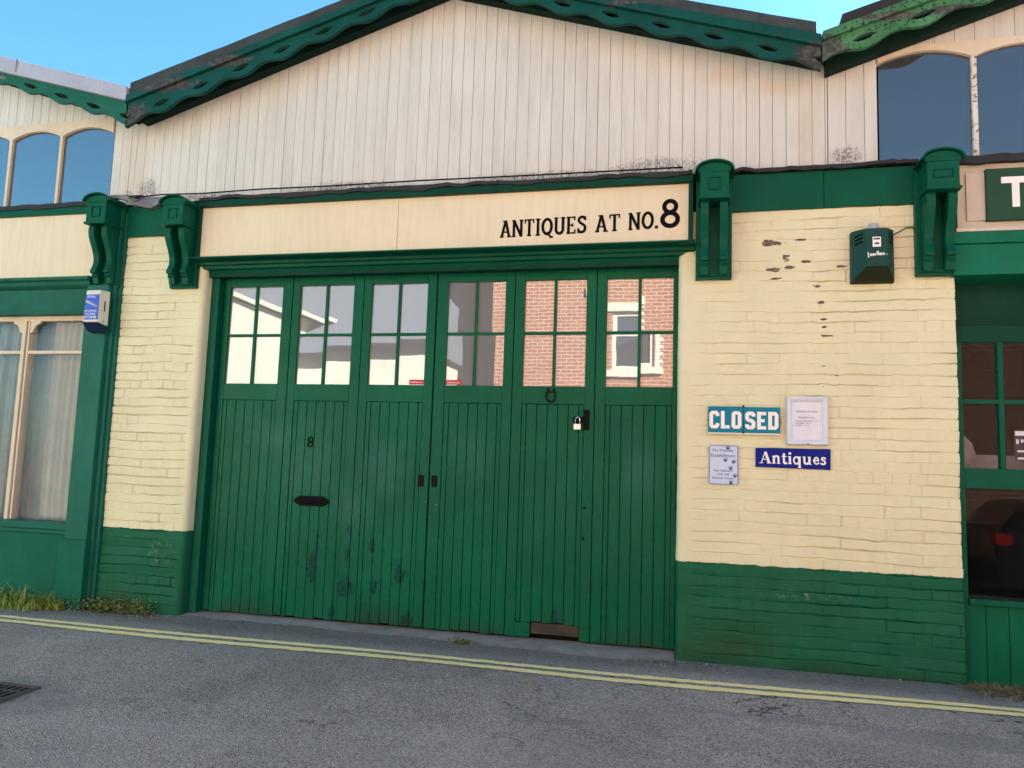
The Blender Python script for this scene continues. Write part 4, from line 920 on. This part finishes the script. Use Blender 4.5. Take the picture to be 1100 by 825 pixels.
b = MB(); b.box(wx0, wx1, -.06, .12, .64, .70); b.box(wx0, wx1, -.035, .12, .6, .638); b.build('window_sill', M['green_sill'], lf, .006)
b = MB(); b.box(-10.5, wx1 + .0, -.02, .1, -.05, .598); b.build('stall_riser', M['green_riser'], lf, .004)

# =================================================================== RIGHT UNIT
rt = thing('glazed_shop', 'right shop unit with dark glazed front under a green fascia and pale green bargeboard', 'shop', (3.8, .3, 0))
RX = 3.85
rrf = line2(.95, 4.235, RX, 5.19); rrf2 = line2(6.75, 4.235, RX, 5.19); rr_ = lambda x: rrf(x) if x < RX else rrf2(x)
cladding('gable_boarding', .928, 1.262, .045, lambda x: 3.555, lambda x: rr_(x) + .05, M['boards'], rt, w=.125, seed=51)
cladding('gable_boarding', 1.262, 6.7, .045, lambda x: 4.40, lambda x: rr_(x) + .05, M['boards'], rt, w=.13, seed=53)
backing('gable_wall', [(.928, 2.96), (6.7, 2.96), (6.7, 4.3), (RX, 5.25), (.928, 4.25)], .11, .22, rt)
arched_lights(rt, [1.265, 1.895, 2.525, 3.155, 3.785, 4.415, 5.045, 5.675], 3.57, 4.295, .075, 4.42, .035, M['cream_frame'], M['flaking'], M['upper_pane'], .034)
for side in (0, 1):
    x0 = .855 if side == 0 else 6.85; a, c = sorted((x0, RX)); k = 1 if side == 0 else -1
    hl_ = line2(x0, 4.285, RX, 4.285 + 2.995 * .325); tp = line2(x0, 4.362, RX, 4.362 + 2.995 * .31); t2 = line2(x0, 4.425, RX, 4.425 + 2.995 * .315)
    barge('bargeboard', a, c, hl_, lambda x, g=tp: g(x) + .02, -.22, .035, 1.13, .378, M['green_pale'], rt, sh=.02)
    slope_bar('verge_fillet', a, c, tp, t2, -.255, -.18, M['green_pale'], rt, .004)
    slope_bar('roof_edge', a + (.13 if side == 0 else 0), c - (.13 if side else 0), lambda x, g=t2: g(x) + .004, lambda x, g=t2: g(x) + .085, -.235, .1, M['slate'], rt, .006, .008, 9 + side)
    slope_bar('rafter', a + .05, c - .05, lambda x: rr_(x), lambda x: rr_(x) + .16, -.05, .037, M['soffit'], rt)
roof(rt, RX, .93, 6.8, 4.43, 5.3, M['roof_slate']); b = MB(); b.box(.95, 6.7, 1.6, 11.9, 0, 4.3); b.build('shop_body', M['render'], rt)
b = MB(); b.box(.86, .95, -.2, .3, 4.36, 4.40); b.box(.845, .93, -.14, 3, 4.40, 4.415); b.build('valley_gutter', M['slate'], rt, .004)
bracket(1.6, 3.45, rt, M['green'], wide_panel=True)
flash('slate_weathering', 1.72, 6.7, 3.52, 3.56, -.10, M['slate'], rt, 61, .05, .01)
# fascia, sign
b = MB(); b.box(1.735, 6.6, -.045, .06, 3.02, 3.475); fb_ = b.build('fascia_board', M['cream_old'], rt, .003)
b = MB(); b.box(1.79, 1.905, -.06, -.044, 3.075, 3.41); b.build('cover_strip', M['cream_old'], rt, .002)
b = MB(); b.box(1.715, 6.6, -.085, .04, 2.995, 3.02); b.build('fascia_moulding', M['cream_old'], rt, .004)
b = MB(); b.box(1.905, 4.3, -.085, -.045, 3.065, 3.425); sb = b.build('sign_board', M['sign_green'], rt, .003)
b = MB(); b.box(1.995, 2.165, -.0885, -.084, 3.318, 3.362); b.box(2.058, 2.103, -.0885, -.084, 3.152, 3.318); b.box(2.215, 2.26, -.0885, -.084, 3.152, 3.362); b.box(2.335, 2.38, -.0885, -.084, 3.152, 3.362); b.box(2.26, 2.335, -.0885, -.084, 3.236, 3.278); b.build('lettering', M['white'], sb, .001)
b = MB(); b.box(1.70, 6.6, -.075, .3, 2.915, 2.995); b.box(1.70, 6.6, -.06, .3, 2.7, 2.912); b.build('fascia_beam', M['beam'], rt, .004)
# recessed transom and window
b = MB(); b.box(1.728, 6.6, .2, .3, 2.395, 2.72); b.box(1.728, 6.6, .17, .3, 2.37, 2.393); b.build('transom_panel', M['green_dark'], rt, .004)
YR = -.035
b = MB(); b.box(1.726, 6.6, .05, .3, 2.255, 2.372); b.build('head_rail', M['green_dark'], rt, .004)
b = MB(); b.box(1.726, 1.76, .03, .1, .1, 2.255); b.box(1.76, 6.6, .03, .1, 1.27, 1.405)
for x in (1.995, 2.36, 2.72, 3.1, 3.5, 4.0, 4.5, 5.): b.box(x - .017, x + .017, .035, .09, 1.405, 2.255)
b.box(1.76, 6.6, .04, .085, 1.835, 1.868); b.box(2.72, 2.78, .035, .09, .55, 1.27); b.box(1.76, 6.6, .0, .1, .515, .553); b.box(4.2, 4.27, .035, .09, .55, 1.27)
wfr = b.build('window_frame', M['green'], rt, .004)
b = MB(); b.box(1.755, 6.6, .06, .066, .55, 2.26); b.build('window_pane', M['shop_pane'], rt)
wl = []; b = MB(); x = 1.73; rnd2 = random.Random(6)
while x < 6.5: ww = .135; b.box(x + .002, x + ww - .002, .045 + rnd2.uniform(-.002, .002), .1, -.02, .514); x += ww
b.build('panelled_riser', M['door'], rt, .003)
# interior of the right shop, seen dimly through the glass
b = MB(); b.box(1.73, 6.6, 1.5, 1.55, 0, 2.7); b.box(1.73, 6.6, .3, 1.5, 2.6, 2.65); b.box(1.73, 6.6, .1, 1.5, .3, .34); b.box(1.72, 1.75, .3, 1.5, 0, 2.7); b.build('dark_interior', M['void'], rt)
b = MB(); b.box(1.76, 6.5, .22, .25, 1.38, 1.5); b.build('display_shelf', M['lead_dull'], rt)
b = MB(); b.pxz([(1.76, 1.34), (1.83, 1.30), (1.90, 1.45), (1.86, 1.58), (1.76, 1.68)], .2, .215); b.build('display_panel', M['lead_dull'], rt)
po = None
b = MB(); b.box(2.075, 2.3, .0685, .071, 1.47, 1.665); po = b.build('window_poster', M['grey_ink'], rt); b = MB(); b.box(2.08, 2.295, .0665, .0683, 1.63, 1.66)
for k in range(7): b.box(2.085 + .028 * k, 2.1 + .028 * k, .0665, .0683, 1.575 + .01 * (k % 3), 1.605)
b.box(2.09, 2.28, .0665, .0683, 1.52, 1.533); b.box(2.09, 2.295, .0665, .0683, 1.473, 1.485); b.build('poster_print', M['paper'], po)

# =================================================================== ACROSS THE STREET (seen in the glass)
bh = thing('brick_house', 'sunlit red brick house across the street, seen reflected in the right hand panes', 'house', (0, -9.5, -.2))
yo = -9.48
b = MB(); b.box(-4.22, -1.78, yo - 6, yo, -.2, 6.6); b.box(-.98, 9, yo - 6, yo, -.2, 6.6); b.box(-1.78, -.98, yo - 6, yo, -.2, 3.19); b.box(-1.78, -.98, yo - 6, yo, 4.68, 6.6); b.build('wall', M['red_brick'], bh)
b = MB(); b.box(-1.95, -.8, yo - .02, yo + .06, 4.68, 4.85); b.box(-1.95, -.8, yo - .05, yo + .1, 3.05, 3.19); b.build('stone_sill', M['render'], bh, .01)
b = MB()
for (xa, xb, za, zb_) in ((-1.78, -1.70, 3.19, 4.68), (-1.06, -.98, 3.19, 4.68), (-1.70, -1.06, 4.60, 4.68), (-1.70, -1.06, 3.19, 3.28), (-1.70, -1.06, 3.9, 3.97)): b.box(xa, xb, yo - .12, yo - .04, za, zb_)
w = b.build('window', M['render'], bh); b = MB(); b.box(-1.75, -1.0, yo - .1, yo - .09, 3.2, 4.65); b.build('pane', M['far_pane'], w)
b = MB()
for k in range(20): b.box(-.98 + .02, -.8 if k % 2 else -.86, yo - .02, yo + .004, 3.2 + k * .075, 3.27 + k * .075)
b.build('quoins', M['render'], bh)
b = MB(); b.pyz([(yo + .3, 6.5), (yo - 3, 8.4), (yo - 6.3, 6.5)], -4.5, 9.3); b.build('roof', M['roof_slate'], bh)
cb = thing('cream_cottage', 'long low cream cottage with grey slate roof across the street, seen in the glass', 'cottage', (-9, -9.5, -.2))
b = MB(); b.box(-13, -5.35, yo - 5, yo, -.2, 3.85); b.build('wall', M['render'], cb)
b = MB(); b.pyz([(yo + .25, 3.72), (yo - 2.5, 6.6), (yo - 5.3, 3.72)], -13, -5.2); b.build('roof', M['roof_slate'], cb)
b = MB(); b.box(-13, -5.2, yo + .25, yo + .36, 3.66, 3.76); b.build('gutter', M['slate'], cb, .02)
b = MB(); b.box(-6.4, -5.9, yo - .05, yo + .01, .9, 2.2); b.build('window', M['far_pane'], cb)
gh = thing('grey_house', 'pale grey rendered house behind the cream cottage across the street, seen in the glass', 'house', (-6, -16, -.2))
b = MB(); b.box(-10.5, -4.6, -22, -13.2, -.2, 9.0); b.build('wall', M['grey_render'], gh)
b = MB(); b.pyz([(-12.9, 8.9), (-17.5, 11.5), (-22.3, 8.9)], -10.8, -4.3); b.build('roof', M['roof_slate'], gh)
cg = thing('cream_gable_house', 'cream boarded gable house across the street, seen in the leftmost door panes', 'house', (-11, -8.9, -.2))
b = MB(); b.pxz([(-14.5, -.2), (-8.6, -.2), (-8.6, 4.45), (-11.5, 5.5), (-14.5, 4.45)], yo - 4, -8.95); b.build('wall', M['render'], cg)
b = MB(); b.pxz([(-8.2, 4.36), (-11.5, 5.58), (-14.8, 4.36), (-14.8, 4.46), (-11.5, 5.7), (-8.2, 4.46)], yo - 4, -8.8); b.build('roof', M['render'], cg)
car = thing('parked_car', 'black hatchback parked across the street, dimly reflected in the right shop window', 'car', (5.9, -6.9, -.28))
def carbody():
    side = [(4.02, .05), (3.98, .45), (4.0, .72), (4.08, .82), (4.42, 1.2), (4.62, 1.24), (5.9, 1.25), (6.5, 1.0), (6.9, .78), (7.8, .66), (7.95, .5), (7.95, .05)]
    b = MB(); b.prism([(x, -6.02, z - .28 + .1) for x, z in side], [(x, -7.7, z - .28 + .1) for x, z in side]); return b
carbody().build('body', M['car_paint'], car, .06)
b = MB(); b.hexa([(4.085, -6.15, .68), (4.085, -7.55, .68), (4.10, -7.55, .68), (4.10, -6.15, .68), (4.37, -6.25, .98), (4.37, -7.45, .98), (4.385, -7.45, .98), (4.385, -6.25, .98)]); b.build('rear_window', M['car_glass'], car)
b = MB(); b.box(4.8, 5.55, -6.03, -6.0, .66, 1.0); b.box(5.62, 6.25, -6.03, -6.0, .66, .98); b.build('side_window', M['car_glass'], car)
for y in (-6.14, -7.58): b = MB(); b.box(3.97, 4.2, y - .13, y + .13, .46, .62); b.build('tail_light', M['red_lens'], car, .03)
for x in (4.75, 7.1):
    for y in (-6.1, -7.62): b = MB(); b.tube([(x, y - .1, .02), (x, y + .1, .02)], .31, 20); b.build('wheel', M['tyre'], car, .02)
b = MB(); b.tube([(4.13, -6.85, .72), (4.25, -6.5, .84)], .008, 6); b.build('rear_wiper', M['white'], car)

# ------------------------------------------------------------------ light
SUN_EL, SUN_AZ = 22, 46          # azimuth measured from +Y towards +X (sun behind the shops)
w = bpy.data.worlds.new('World'); sc.world = w; w.use_nodes = True
bg = w.node_tree.nodes['Background']; sky = w.node_tree.nodes.new('ShaderNodeTexSky'); sky.sky_type = 'NISHITA'; sky.sun_disc = False
sky.sun_elevation = R(SUN_EL); sky.sun_rotation = R(SUN_AZ); sky.air_density = 1.0; sky.dust_density = .6; sky.ozone_density = 1.6; sky.altitude = 50
tint = w.node_tree.nodes.new('ShaderNodeMix'); tint.data_type = 'RGBA'; tint.blend_type = 'MULTIPLY'; tint.inputs[0].default_value = 1; tint.inputs[7].default_value = (.47, .86, .92, 1)
w.node_tree.links.new(sky.outputs[0], tint.inputs[6]); w.node_tree.links.new(tint.outputs[2], bg.inputs[0]); bg.inputs[1].default_value = .054
sun = bpy.data.objects.new('sun', bpy.data.lights.new('sun', 'SUN')); COL.objects.link(sun); sun.data.energy = 5; sun.data.angle = R(.5); sun.data.color = (1, .985, .94)
d = Vector((math.sin(R(SUN_AZ)) * math.cos(R(SUN_EL)), math.cos(R(SUN_AZ)) * math.cos(R(SUN_EL)), math.sin(R(SUN_EL))))
sun.rotation_euler = (-d).to_track_quat('-Z', 'Y').to_euler(); sun.location = (0, 5, 12)
sc.view_settings.view_transform = 'Standard'; sc.view_settings.look = 'None'; sc.view_settings.gamma = 1; sc.view_settings.exposure = 2.9
try: sc.view_settings.use_curve_mapping = False
except Exception: pass
sc.cycles.max_bounces = 8
